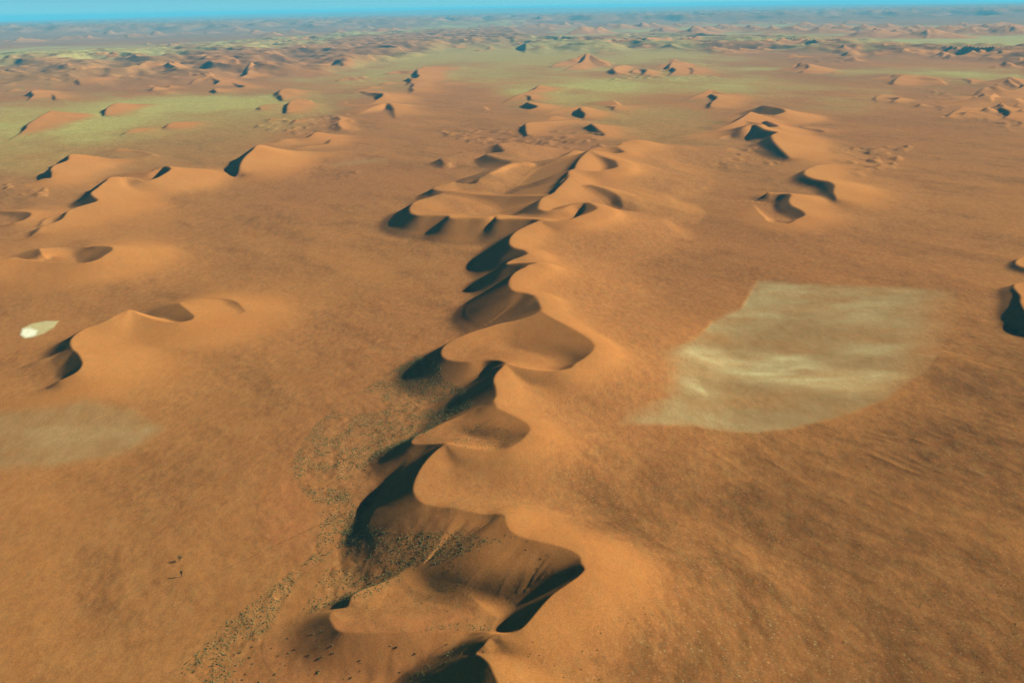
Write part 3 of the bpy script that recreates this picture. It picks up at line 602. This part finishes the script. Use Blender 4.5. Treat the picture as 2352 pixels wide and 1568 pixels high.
fdk = sstep(14000, 24000, dist)
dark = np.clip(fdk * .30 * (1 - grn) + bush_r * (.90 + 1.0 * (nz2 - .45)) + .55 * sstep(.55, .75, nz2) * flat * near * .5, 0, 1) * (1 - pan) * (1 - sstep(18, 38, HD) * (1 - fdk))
red_shade = np.clip(poly_mask('F', [(880, 1620), (1000, 1560), (1080, 1760), (1000, 1900), (900, 1830)], 40) * .8 + poly_mask('F', [(1130, 2136), (1580, 2150), (1500, 2260), (1350, 2330), (700, 2330), (880, 2190), (1040, 2110)], 25) * .9 + .5 * sstep(.55, .7, nz1) * near, 0, 1)  # second patch: shade of the outer face below the near rim, put into colour

# ------------------------------------------------------------------ materials
def newmat(name):
    mt = bpy.data.materials.new(name); mt.use_nodes = True
    nt = mt.node_tree; b = nt.nodes['Principled BSDF']
    b.inputs['Roughness'].default_value = 0.95
    b.inputs['Specular IOR Level'].default_value = 0.05
    return mt, nt, b
def sand_material():
    mt, nt, b = newmat('sand')
    nd = nt.nodes; lk = nt.links
    def attr(n):
        a = nd.new('ShaderNodeAttribute'); a.attribute_name = n; return a.outputs['Fac']
    def mix(f, a, c, typ='MIX'):
        x = nd.new('ShaderNodeMix'); x.data_type = 'RGBA'; x.blend_type = typ
        if isinstance(f, float): x.inputs[0].default_value = f
        else: lk.new(f, x.inputs[0])
        for s, v in ((6, a), (7, c)):
            if isinstance(v, tuple): x.inputs[s].default_value = (*v, 1)
            else: lk.new(v, x.inputs[s])
        return x.outputs[2]
    def noise(scale, detail=4, vec=None, rough=.6):
        x = nd.new('ShaderNodeTexNoise'); x.inputs['Scale'].default_value = scale; x.inputs['Detail'].default_value = detail; x.inputs['Roughness'].default_value = rough
        lk.new(vec, x.inputs['Vector']); return x.outputs['Fac']
    def ramp(v, a, c):
        x = nd.new('ShaderNodeMapRange'); x.interpolation_type = 'SMOOTHSTEP'
        x.inputs[1].default_value = a; x.inputs[2].default_value = c; lk.new(v, x.inputs[0]); return x.outputs[0]
    def mul(a, c):
        x = nd.new('ShaderNodeMath'); x.operation = 'MULTIPLY'
        for i, v in enumerate((a, c)):
            if isinstance(v, float): x.inputs[i].default_value = v
            else: lk.new(v, x.inputs[i])
        return x.outputs[0]
    g = nd.new('ShaderNodeNewGeometry').outputs['Position']
    mp = nd.new('ShaderNodeMapping'); mp.inputs['Rotation'].default_value = (0, 0, math.radians(32)); mp.inputs['Scale'].default_value = (1, .4, 1); lk.new(g, mp.inputs['Vector'])
    big = noise(.006, 5, g); mid = noise(.045, 5, mp.outputs[0]); fine = noise(.32, 3, g)
    veg, grn, pn, pb, dk, rd_shade = [attr(a) for a in ('veg', 'grn', 'pan', 'panb', 'dark', 'red_shade')]
    c = mix(ramp(big, .3, .7), (0.425, 0.165, 0.035), (0.462, 0.193, 0.045))
    vcol = mix(ramp(mid, .25, .75), (0.258, 0.104, 0.026), (0.318, 0.140, 0.037))
    c = mix(veg, c, vcol)
    c = mix(mul(rd_shade, .55), c, (0.348, 0.124, 0.034))  # redder sand, and the painted shade below the near rim
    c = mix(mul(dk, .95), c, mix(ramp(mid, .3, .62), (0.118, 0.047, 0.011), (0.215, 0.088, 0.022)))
    c = mix(grn, c, mix(ramp(mid, .3, .7), (0.345, 0.285, 0.066), (0.44, 0.365, 0.095)))
    pcol = mix(pb, mix(ramp(mid, .3, .7), (0.250, 0.140, 0.044), (0.300, 0.186, 0.066)), (0.50, 0.42, 0.175))
    c = mix(pn, c, pcol)
    c = mix(attr('white_core'), c, (0.84, 0.82, 0.52))
    # scattered tussocks too small to stand for themselves: darker specks of dry plants
    hue = noise(.11, 4, mp.outputs[0], .7); hu2 = noise(.9, 2, g, .7)
    c = mix(mul(ramp(hue, .45, .75), .30), c, (0.338, 0.127, 0.037)); c = mix(mul(ramp(hue, .55, .25), .30), c, (0.254, 0.155, 0.045))
    c = mix(ramp(hu2, .25, .75), mix(1.0, c, (.80, .80, .78), 'MULTIPLY'), mix(1.0, c, (1.18, 1.18, 1.2), 'MULTIPLY'))
    grit = noise(.16, 8, mp.outputs[0], .85)
    def add(a, c):
        x = nd.new('ShaderNodeMath'); x.operation = 'ADD'; x.use_clamp = True
        for i, v in enumerate((a, c)):
            if isinstance(v, float): x.inputs[i].default_value = v
            else: lk.new(v, x.inputs[i])
        return x.outputs[0]
    gs = add(.16, mul(add(add(veg, dk), grn), .46))
    c = mix(mul(gs, ramp(grit, .56, .36)), c, mix(1.0, c, (.58, .55, .50), 'MULTIPLY'))
    c = mix(mul(gs, ramp(grit, .50, .66)), c, mix(1.0, c, (1.34, 1.30, 1.26), 'MULTIPLY'))
    spk = mul(ramp(fine, .56, .70), attr('speck'))
    c = mix(mul(spk, .55), c, (0.131, 0.090, 0.033))
    lite = mul(ramp(noise(.5, 2, g), .6, .72), attr('speck'))
    c = mix(mul(lite, .3), c, (0.517, 0.395, 0.160))
    lk.new(c, b.inputs['Base Color'])
    b.inputs['Roughness'].default_value = 1.0; b.inputs['Specular IOR Level'].default_value = 0.0
    bp = nd.new('ShaderNodeBump'); bp.inputs['Strength'].default_value = .35; bp.inputs['Distance'].default_value = .35
    lk.new(fine, bp.inputs['Height']); lk.new(bp.outputs[0], b.inputs['Normal'])
    return mt
SAND = sand_material()
speck = np.clip(.55 * veg + .5 * dark + .9 * apr + .25 * sstep(4, 30, HD) * (SIDE == 0), 0, 1) * (1 - .85 * pan) * (1 - sstep(2500, 7000, dist))
speck = speck * (1 - .85 * sstep(14, 30, HD) * (SIDE == 1))

# ------------------------------------------------------------------ cut the sheet into ground and dunes
VERT = np.stack([X, Y, Z], 1).astype(np.float32)
ii = (np.arange(NR - 1)[:, None] * NC + np.arange(NC - 1)[None, :]).ravel()
QUAD = np.stack([ii, ii + 1, ii + NC + 1, ii + NC], 1)
# normals of the whole sheet so that the cut never shows
G3 = VERT.reshape(NR, NC, 3)
du = np.empty_like(G3); dv = np.empty_like(G3)
du[:, 1:-1] = G3[:, 2:] - G3[:, :-2]; du[:, 0] = G3[:, 1] - G3[:, 0]; du[:, -1] = G3[:, -1] - G3[:, -2]
dv[1:-1] = G3[2:] - G3[:-2]; dv[0] = G3[1] - G3[0]; dv[-1] = G3[-1] - G3[-2]
NRM = np.cross(du, dv).reshape(-1, 3); NRM /= np.linalg.norm(NRM, axis=1)[:, None]
white_core = poly_mask('F', [(54, 1122), (60, 1102), (82, 1098), (110, 1108), (104, 1122), (70, 1131)], 4) * flat  # whitest core of the tiny patch at left
ATT = {'white_core': white_core, 'veg': veg, 'grn': grn, 'pan': pan, 'panb': panb, 'dark': dark, 'red_shade': red_shade, 'speck': speck}

def sheet(name, faces, mat, parent=None, origin=None):
    vid, inv = np.unique(faces, return_inverse=True)
    inv = inv.reshape(-1, 4).astype(np.int32)
    co = VERT[vid].copy()
    if origin is not None: co -= np.array(origin, np.float32)
    me = bpy.data.meshes.new(name)
    me.vertices.add(len(vid)); me.vertices.foreach_set('co', co.ravel())
    me.loops.add(inv.size); me.loops.foreach_set('vertex_index', inv.ravel())
    me.polygons.add(len(inv)); me.polygons.foreach_set('loop_start', np.arange(0, inv.size, 4, dtype=np.int32))
    me.polygons.foreach_set('loop_total', np.full(len(inv), 4, np.int32))
    me.update(calc_edges=True)
    me.polygons.foreach_set('use_smooth', np.ones(len(inv), bool))
    for k, v in ATT.items():
        a = me.attributes.new(k, 'FLOAT', 'POINT'); a.data.foreach_set('value', np.ascontiguousarray(v[vid], dtype=np.float32))
    me.normals_split_custom_set_from_vertices(NRM[vid].tolist())
    me.materials.append(mat)
    o = bpy.data.objects.new(name, me); COL.objects.link(o)
    if parent is not None: o.parent = parent
    elif origin is not None: o.location = origin
    return o
def tag(o, label, cat=None, group=None, kind=None):
    o['label'] = label
    if cat: o['category'] = cat
    if group: o['group'] = group
    if kind: o['kind'] = kind
    return o

fo = OWN[QUAD[:, 0]]; fh = BEST[QUAD].max(1); fs = SIDE[QUAD[:, 0]]
fc = OWNC[QUAD[:, 0]]
dune_face = (fo >= 0) & (fh > 1.6)
fp = pan[QUAD].mean(1); 
lab = np.where(dune_face, fo, -1)
ispan = (~dune_face) & (fp > .5)
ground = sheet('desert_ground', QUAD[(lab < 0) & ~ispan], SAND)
tag(ground, 'wide flat sandy desert plain between the dunes', 'desert', kind='structure')
pf = FX[QUAD[:, 0]]
for nm, sel, lb in (('clay_pan', (pf > 1300) & (FY[QUAD[:, 0]] > 500), 'large pale streaked clay pan right of the winding ridge'),
                    ('clay_pan', (pf < 400) & (FY[QUAD[:, 0]] > 850), 'faint dull clay pan at the left edge of the foreground'),
                    ('clay_pan', (pf < 400) & (FY[QUAD[:, 0]] <= 850), 'tiny bright white patch near the left edge'),
                    ('clay_pan', (pf > 600) & (pf < 1000) & (FY[QUAD[:, 0]] < 500), 'thin pale clay pan in front of the tall peaked dune')):
    q = ispan & sel
    if q.sum() > 3: tag(sheet(nm, QUAD[q], SAND), lb, 'clay pan', 'pale clay pans', 'structure')
order = np.argsort(lab, kind='stable'); ls = lab[order]
for dn in DUNES:
    a, b_ = np.searchsorted(ls, [dn.idx, dn.idx + 1])
    fidx = order[a:b_]
    if len(fidx) < 6: continue
    org = VERT[QUAD[fidx, 0]].mean(0); org[2] = 0; org = [float(v) for v in org]
    if dn.parts:
        e = bpy.data.objects.new(dn.name, None); COL.objects.link(e); e.location = org
        tag(e, dn.label, 'dune', dn.group)
        for nm, s in (('slip_face', 1), ('windward_slope', 0)):
            f = fidx[fs[fidx] == s]
            if len(f): sheet(nm, QUAD[f], SAND, e, org)
    else:
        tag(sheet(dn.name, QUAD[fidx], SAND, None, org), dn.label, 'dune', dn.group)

# a plain under and around the sheet, so that the land goes on behind the camera and to the sides
me = bpy.data.meshes.new('outer_plain')
S_ = 130000
me.from_pydata([(-S_, -S_, -14), (S_, -S_, -14), (S_, S_, -14), (-S_, S_, -14)], [], [(0, 1, 2, 3)])
me.materials.append(SAND); o = bpy.data.objects.new('outer_ground', me); COL.objects.link(o)
tag(o, 'sandy plain reaching out to the horizon', 'desert', kind='structure')

# ------------------------------------------------------------------ shrubs
ZG = Z.reshape(NR, NC)
def ground_z(x, y):
    r = np.clip(np.searchsorted(ROW, y) - 1, 0, NR - 2); ty = (y - ROW[r]) / (ROW[r + 1] - ROW[r])
    uu = x / y
    def at(rr):
        c = np.clip(np.searchsorted(UC, uu) - 1, 0, NC - 2); tx = (uu - UC[c]) / (UC[c + 1] - UC[c])
        return ZG[rr, c] * (1 - tx) + ZG[rr, c + 1] * tx
    return at(r) * (1 - ty) + at(r + 1) * ty
rg = np.random.default_rng(11)
VPX, VPY = proj(VERT.astype(float))          # where each point of the land really stands in the frame
SZ = []                                      # (outline, plants per square metre, size range, label key)
def zone_pts(w, pts, dens, smin, smax, key, clump=40.0, thr=.45):
    P = np.array([fv(w, a, b) for a, b in pts])
    q = QUAD[:, 0]
    bb = (VPX[q] > P[:, 0].min()) & (VPX[q] < P[:, 0].max()) & (VPY[q] > P[:, 1].min()) & (VPY[q] < P[:, 1].max())
    f = np.nonzero(bb)[0]; x = VPX[q[f]]; y = VPY[q[f]]; ins = np.zeros(len(f), bool)
    for i in range(len(P)):
        a = P[i]; b = P[(i + 1) % len(P)]
        with np.errstate(divide='ignore', invalid='ignore'):
            ins ^= ((a[1] > y) != (b[1] > y)) & (x < (b[0] - a[0]) * (y - a[1]) / (b[1] - a[1] + 1e-12) + a[0])
    f = f[ins]
    if not len(f): return
    qa = QUAD[f]; A = VERT[qa[:, 0]]; B = VERT[qa[:, 1]]; Cc = VERT[qa[:, 3]]
    area = np.abs((B[:, 0] - A[:, 0]) * (Cc[:, 1] - A[:, 1]))
    cl = sstep(thr - .12, thr + .12, fbm(A[:, 0] / clump, A[:, 1] / clump, 201, 3))
    lam = area * dens * cl
    cnt = rg.poisson(lam)
    k = np.repeat(np.arange(len(f)), cnt)
    if not len(k): return
    x = A[k, 0] + (B[k, 0] - A[k, 0]) * rg.random(len(k)); y = A[k, 1] + (Cc[k, 1] - A[k, 1]) * rg.random(len(k))
    s = (smin + (smax - smin) * rg.random(len(k)) ** 2.2) * .74
    SZ.append((x, y, ground_z(x, y), s, key))
zone_pts('F', [(980, 1560), (1060, 1430), (1250, 1300), (1400, 1200), (1480, 1230), (1500, 1290), (1560, 1310), (1600, 1370), (1480, 1430), (1390, 1490), (1260, 1560), (1180, 1650), (1150, 1720), (1080, 1720), (1000, 1640)], .48, .32, .95, 'apron', 30, .40)
zone_pts('F', [(1110, 1640), (1180, 1660), (1200, 1740), (1190, 1800), (1090, 1900), (1000, 1960), (880, 2160), (760, 2304), (560, 2304), (760, 2100), (1050, 1880)], .40, .32, 1.05, 'apron', 30, .43)
zone_pts('F', [(1180, 1740), (1330, 1800), (1560, 1790), (1660, 1830), (1420, 1930), (1250, 2010), (1120, 2040), (1000, 2090), (1080, 1950)], .42, .3, .9, 'apron', 25, .40)
zone_pts('F', [(860, 2140), (1100, 2100), (1150, 2150), (1580, 2180), (1450, 2304), (620, 2304)], .026, .4, 1.35, 'lowslope', 18, .48)
zone_pts('F', [(1380, 2250), (1520, 2190), (1590, 2165), (1600, 2180), (1450, 2270), (1380, 2304)], .09, .35, .8, 'lowslope', 18, .40)
zone_pts('F', [(1240, 2000), (1500, 1960), (1700, 2010), (1560, 2080), (1580, 2110), (1300, 2125), (1210, 2070)], .17, .22, .62, 'floor', 40, .42)
zone_pts('F', [(1620, 1790), (1780, 1820), (1880, 1870), (1850, 1930), (1700, 1980), (1580, 2000), (1480, 1930), (1560, 1850)], .030, .35, .85, 'brown', 22, .44)
zone_pts('F', [(1540, 2100), (1660, 2112), (1650, 2128), (1400, 2126)], .30, .35, .8, 'floor', 60, .2)
zone_pts('F', [(1500, 1460), (1600, 1430), (1730, 1450), (1740, 1490), (1680, 1522), (1550, 1515)], .16, .3, .75, 'bowl', 60, .35)
zone_pts('F', [(1420, 1610), (1560, 1620), (1800, 1640), (1950, 1680), (1900, 1730), (1650, 1720), (1440, 1690)], .08, .25, .62, 'windward', 30, .46)
zone_pts('F', [(1900, 1950), (2200, 1900), (2300, 2100), (2100, 2304), (1750, 2304), (1800, 2150)], .025, .28, .75, 'windward', 30, .5)
zone_pts('F', [(2350, 1750), (2800, 1620), (3456, 1500), (3456, 2304), (2400, 2304)], .055, .22, .62, 'dark', 45, .46)
zone_pts('F', [(2900, 2000), (3456, 1900), (3456, 2304), (2800, 2304)], .06, .22, .7, 'dark', 30, .47)
zone_pts('F', [(0, 1800), (560, 1700), (900, 1700), (1000, 1850), (800, 2080), (540, 2304), (0, 2304)], .05, .2, .5, 'plain', 60, .47)
zone_pts('F', [(520, 1960), (760, 1960), (620, 2100), (300, 2150), (250, 2060)], .09, .22, .6, 'plain', 30, .45)

def shrub_material(name, a, b_, c_):
    mt, nt, bs = newmat(name)
    nd = nt.nodes; lk = nt.links
    g = nd.new('ShaderNodeNewGeometry'); n = nd.new('ShaderNodeTexNoise'); n.inputs['Scale'].default_value = .9; n.inputs['Detail'].default_value = 2
    lk.new(g.outputs['Position'], n.inputs['Vector'])
    r = nd.new('ShaderNodeValToRGB'); r.color_ramp.elements[0].position = .35; r.color_ramp.elements[0].color = (*a, 1); r.color_ramp.elements[1].position = .65; r.color_ramp.elements[1].color = (*b_, 1)
    e = r.color_ramp.elements.new(.5); e.color = (*c_, 1)
    lk.new(n.outputs['Fac'], r.inputs['Fac']); lk.new(r.outputs[0], bs.inputs['Base Color'])
    return mt
SHRUB = shrub_material('dry_shrub', (.075, .075, .022), (.25, .225, .072), (.145, .135, .042))
BUSH = shrub_material('dark_bush', (.10, .08, .028), (.20, .145, .05), (.15, .11, .04))
def shrub_mesh(seed, k=9, fine=True):
    r = random.Random(seed); v = []; f = []
    # a low dome of upright leafy sprays, each two crossing bent blades
    for i in range(k):
        a = r.uniform(0, 6.283); d = .62 * math.sqrt(r.random()); cx, cy_ = d * math.cos(a), d * math.sin(a)
        h = (1 - .55 * d * d) * r.uniform(.65, 1.0) * .95; w = r.uniform(.26, .42)
        for q in range(2):
            t = a + 1.57 * q + r.uniform(-.4, .4); ex, ey = math.cos(t) * w, math.sin(t) * w
            lx, ly = cx * 1.0 + r.uniform(-.3, .3), cy_ * 1.0 + r.uniform(-.3, .3)
            n = len(v)
            v += [(cx - ex * .5, cy_ - ey * .5, -.15), (cx + ex * .5, cy_ + ey * .5, -.15), (cx + ex + lx * .5, cy_ + ey + ly * .5, h * .6), (cx + lx, cy_ + ly, h), (cx - ex + lx * .5, cy_ - ey + ly * .5, h * .55)]
            f += [(n, n + 1, n + 2, n + 4), (n + 4, n + 2, n + 3)]
    return v, f
PROTO = [shrub_mesh(s) for s in range(6)]
def dome_mesh(seed):
    r = random.Random(seed); v = []; f = []
    for k in range(5): a = k * 1.2566 + r.uniform(-.3, .3); q = r.uniform(.75, 1.1); v.append((math.cos(a) * q, math.sin(a) * q, -.12))
    for k in range(5): a = k * 1.2566 + .6 + r.uniform(-.3, .3); q = r.uniform(.5, .85); v.append((math.cos(a) * q, math.sin(a) * q, r.uniform(.45, .8)))
    v.append((r.uniform(-.2, .2), r.uniform(-.2, .2), r.uniform(.8, 1.0)))
    for k in range(5): j = (k + 1) % 5; f += [(k, j, 5 + k), (j, 5 + j, 5 + k), (5 + k, 5 + j, 10)]
    return v, f
LOW = [dome_mesh(50 + s) for s in range(6)]
KEYLAB = {'apron': 'dry pale shrub among the crowded shrubs at the left foot of the winding ridge', 'lowslope': 'pale shrub with a dark shadow dotted on the bare brown slope at the bottom',
          'floor': 'small pale tussock on the sandy floor of the nearest hollow', 'brown': 'small dark shrub dotted on the brown slope above the nearest hollow',
          'bowl': 'small pale tussock on the floor of the second hollow', 'windward': 'sparse pale tussock on the sunlit windward sand of the ridge',
          'dark': 'low dark shrub on the brown gravelly plain at lower right', 'plain': 'tiny shrub on the open sandy plain at lower left'}
xs = np.concatenate([s[0] for s in SZ]); ys = np.concatenate([s[1] for s in SZ]); zs = np.concatenate([s[2] for s in SZ]); ss = np.concatenate([s[3] for s in SZ])
ks = np.concatenate([[s[4]] * len(s[0]) for s in SZ])
app = ss / np.hypot(xs, ys)
pick = np.argsort(-app)
px_, py_ = proj(np.stack([xs, ys, zs], 1))
inside = (px_ > 4) & (px_ < 2348) & (py_ > 4) & (py_ < 1564)
pick = [i for i in pick if inside[i]]
single = []
gx = {}
for i in pick:                                # the largest ones, not on top of one another
    c = (int(xs[i] // 4), int(ys[i] // 4))
    if any((c[0] + a, c[1] + b) in gx for a in (-1, 0, 1) for b in (-1, 0, 1)): continue
    gx[c] = 1; single.append(i)
    if len(single) >= 290: break
smesh = []
for mt in (SHRUB, BUSH):
    for pv, pfc in PROTO:
        me = bpy.data.meshes.new('shrub'); me.from_pydata(pv, [], pfc); me.materials.append(mt); smesh.append(me)
for i in single:
    me = smesh[(6 if ks[i] in ('dark', 'brown') else 0) + int(rg.integers(6))]
    o = bpy.data.objects.new('shrub', me); COL.objects.link(o)
    o.location = (float(xs[i]), float(ys[i]), float(zs[i]) - .02); s = float(ss[i]); o.scale = (s, s, s * .85); o.rotation_euler = (0, 0, float(rg.random() * 6.28))
    tag(o, KEYLAB[ks[i]], 'shrub', 'larger shrubs: ' + KEYLAB[ks[i]])
rest = np.ones(len(xs), bool); rest[single] = False
for key, mt, name, lb in ((('apron', 'lowslope', 'floor', 'bowl', 'windward', 'plain'), SHRUB, 'dry_shrubbery', 'mass of small pale dry shrubs and tussocks scattered round the winding ridge'),
                          (('dark', 'brown'), BUSH, 'dark_shrubbery', 'mass of small dark shrubs scattered over the brown plain at lower right')):
    idx = np.nonzero(rest & np.isin(ks, key))[0]
    V = []; F = []; L = []; n0 = 0
    var = rg.integers(6, size=len(idx)); rot = rg.random(len(idx)) * 6.283
    for v in range(6):
        pv = np.array(LOW[v][0], np.float32); quads = [f for f in LOW[v][1]]
        w = idx[var == v]; r = rot[var == v]
        if not len(w): continue
        c, s = np.cos(r)[:, None], np.sin(r)[:, None]; sc = ss[w][:, None]
        P = np.stack([(pv[None, :, 0] * c - pv[None, :, 1] * s) * sc + xs[w][:, None], (pv[None, :, 0] * s + pv[None, :, 1] * c) * sc + ys[w][:, None], pv[None, :, 2] * sc * .9 + zs[w][:, None]], 2)
        V.append(P.reshape(-1, 3))
        for f in quads:
            tri = [(f[0], f[1], f[2]), (f[0], f[2], f[3])] if len(f) == 4 else [f]
            for t in tri: F.append(np.array(t)[None] + n0 + np.arange(len(w))[:, None] * len(pv))
        n0 += len(w) * len(pv)
    V = np.concatenate(V); F = np.concatenate(F).astype(np.int32)
    me = bpy.data.meshes.new(name); me.vertices.add(len(V)); me.vertices.foreach_set('co', V.astype(np.float32).ravel())
    me.loops.add(F.size); me.loops.foreach_set('vertex_index', F.ravel()); me.polygons.add(len(F)); me.polygons.foreach_set('loop_start', np.arange(0, F.size, 3, dtype=np.int32)); me.polygons.foreach_set('loop_total', np.full(len(F), 3, np.int32))
    me.update(calc_edges=True); me.materials.append(mt)
    o = bpy.data.objects.new(name, me); COL.objects.link(o); tag(o, lb, 'shrubs', kind='stuff')
    print('shrubs', name, len(idx), len(F))

# ------------------------------------------------------------------ two trees on the left plain
LEAF = shrub_material('leaf', (.035, .045, .018), (.10, .11, .04), (.06, .07, .028))
BARK, _, bb_ = newmat('bark'); bb_.inputs['Base Color'].default_value = (.07, .05, .035, 1)
def tree(px, py, H, Rc, label, seed, low):
    r = random.Random(seed); g = back(px, py, 0)
    for _ in range(4): g = back(px, py, float(ground_z(np.array([g[0]]), np.array([g[1]]))[0]))
    e = bpy.data.objects.new('tree', None); COL.objects.link(e); e.location = [float(a) for a in g]
    tag(e, label, 'tree', 'trees on the left plain')
    v = []; f = []
    def limb(a, b, ra, rb):
        a = Vector(a); b = Vector(b); d = (b - a).normalized(); q = d.orthogonal().normalized(); p = d.cross(q); n = len(v)
        for c, rad in ((a, ra), (b, rb)):
            for k in range(6): v.append(tuple(c + (q * math.cos(k * 1.0472) + p * math.sin(k * 1.0472)) * rad))
        for k in range(6): f.append((n + k, n + (k + 1) % 6, n + 6 + (k + 1) % 6, n + 6 + k))
    top = (r.uniform(-.2, .2), r.uniform(-.2, .2), H * .5)
    limb((0, 0, -.3), top, .22, .14); tips = []
    for i in range(7):
        a = i * .9 + r.uniform(-.3, .3); q = (math.cos(a) * Rc * r.uniform(.4, .75), math.sin(a) * Rc * r.uniform(.4, .75), H * r.uniform(.6, .92))
        limb(top, q, .10, .03); tips.append(q)
    me = bpy.data.meshes.new('trunk'); me.from_pydata(v, [], f); me.materials.append(BARK)
    t = bpy.data.objects.new('trunk', me); COL.objects.link(t); t.parent = e
    v = []; f = []
    for i in range(420):
        c = r.choice(tips); z = c[2] + r.gauss(0, H * low); x = c[0] + r.gauss(0, Rc * .22); y = c[1] + r.gauss(0, Rc * .22)
        z = min(max(z, H * .22), H); s = r.uniform(.12, .30); a = r.uniform(0, 6.28); tl = r.uniform(-.6, .6); n = len(v)
        ca_, sa_ = math.cos(a) * s, math.sin(a) * s
        v += [(x - ca_, y - sa_, z - tl * s), (x + sa_ * .5, y - ca_ * .5, z + .05), (x + ca_, y + sa_, z + tl * s), (x - sa_ * .5, y + ca_ * .5, z + .1)]; f.append((n, n + 1, n + 2, n + 3))
    me = bpy.data.meshes.new('crown'); me.from_pydata(v, [], f); me.materials.append(LEAF)
    t = bpy.data.objects.new('crown', me); COL.objects.link(t); t.parent = e
tree(414, 1288, 4.6, 2.1, 'small green spreading tree alone on the left foreground plain', 4, .12)
tree(417.5, 1324, 5.0, .75, 'narrow dark upright tree just in front of the spreading tree', 9, .16)

# ------------------------------------------------------------------ the air
bm = bpy.data.meshes.new('haze')
x1, ya, yb, z0, z1 = 125000, -4000, 124000, -30, 470
hv = [(-x1, ya, z0), (x1, ya, z0), (x1, yb, z0), (-x1, yb, z0), (-x1, ya, z1), (x1, ya, z1), (x1, yb, z1), (-x1, yb, z1)]
bm.from_pydata(hv, [], [(3, 2, 1, 0), (4, 5, 6, 7), (0, 1, 5, 4), (1, 2, 6, 5), (2, 3, 7, 6), (3, 0, 4, 7)])
hz = bpy.data.objects.new('haze', bm); COL.objects.link(hz)
hm = bpy.data.materials.new('haze'); hm.use_nodes = True; nt = hm.node_tree; nt.nodes.clear()
ho = nt.nodes.new('ShaderNodeOutputMaterial'); pv = nt.nodes.new('ShaderNodeVolumePrincipled')
pv.inputs['Color'].default_value = (0.18, 0.80, 1.0, 1); pv.inputs['Density'].default_value = 2.4e-5; pv.inputs['Anisotropy'].default_value = 0.0
nt.links.new(pv.outputs[0], ho.inputs['Volume']); bm.materials.append(hm)
tag(hz, 'pale blue haze over the distant desert', 'haze', kind='stuff')
print('grid', NR, NC, 'tris', len(QUAD) * 2, 'dunes', len(DUNES))
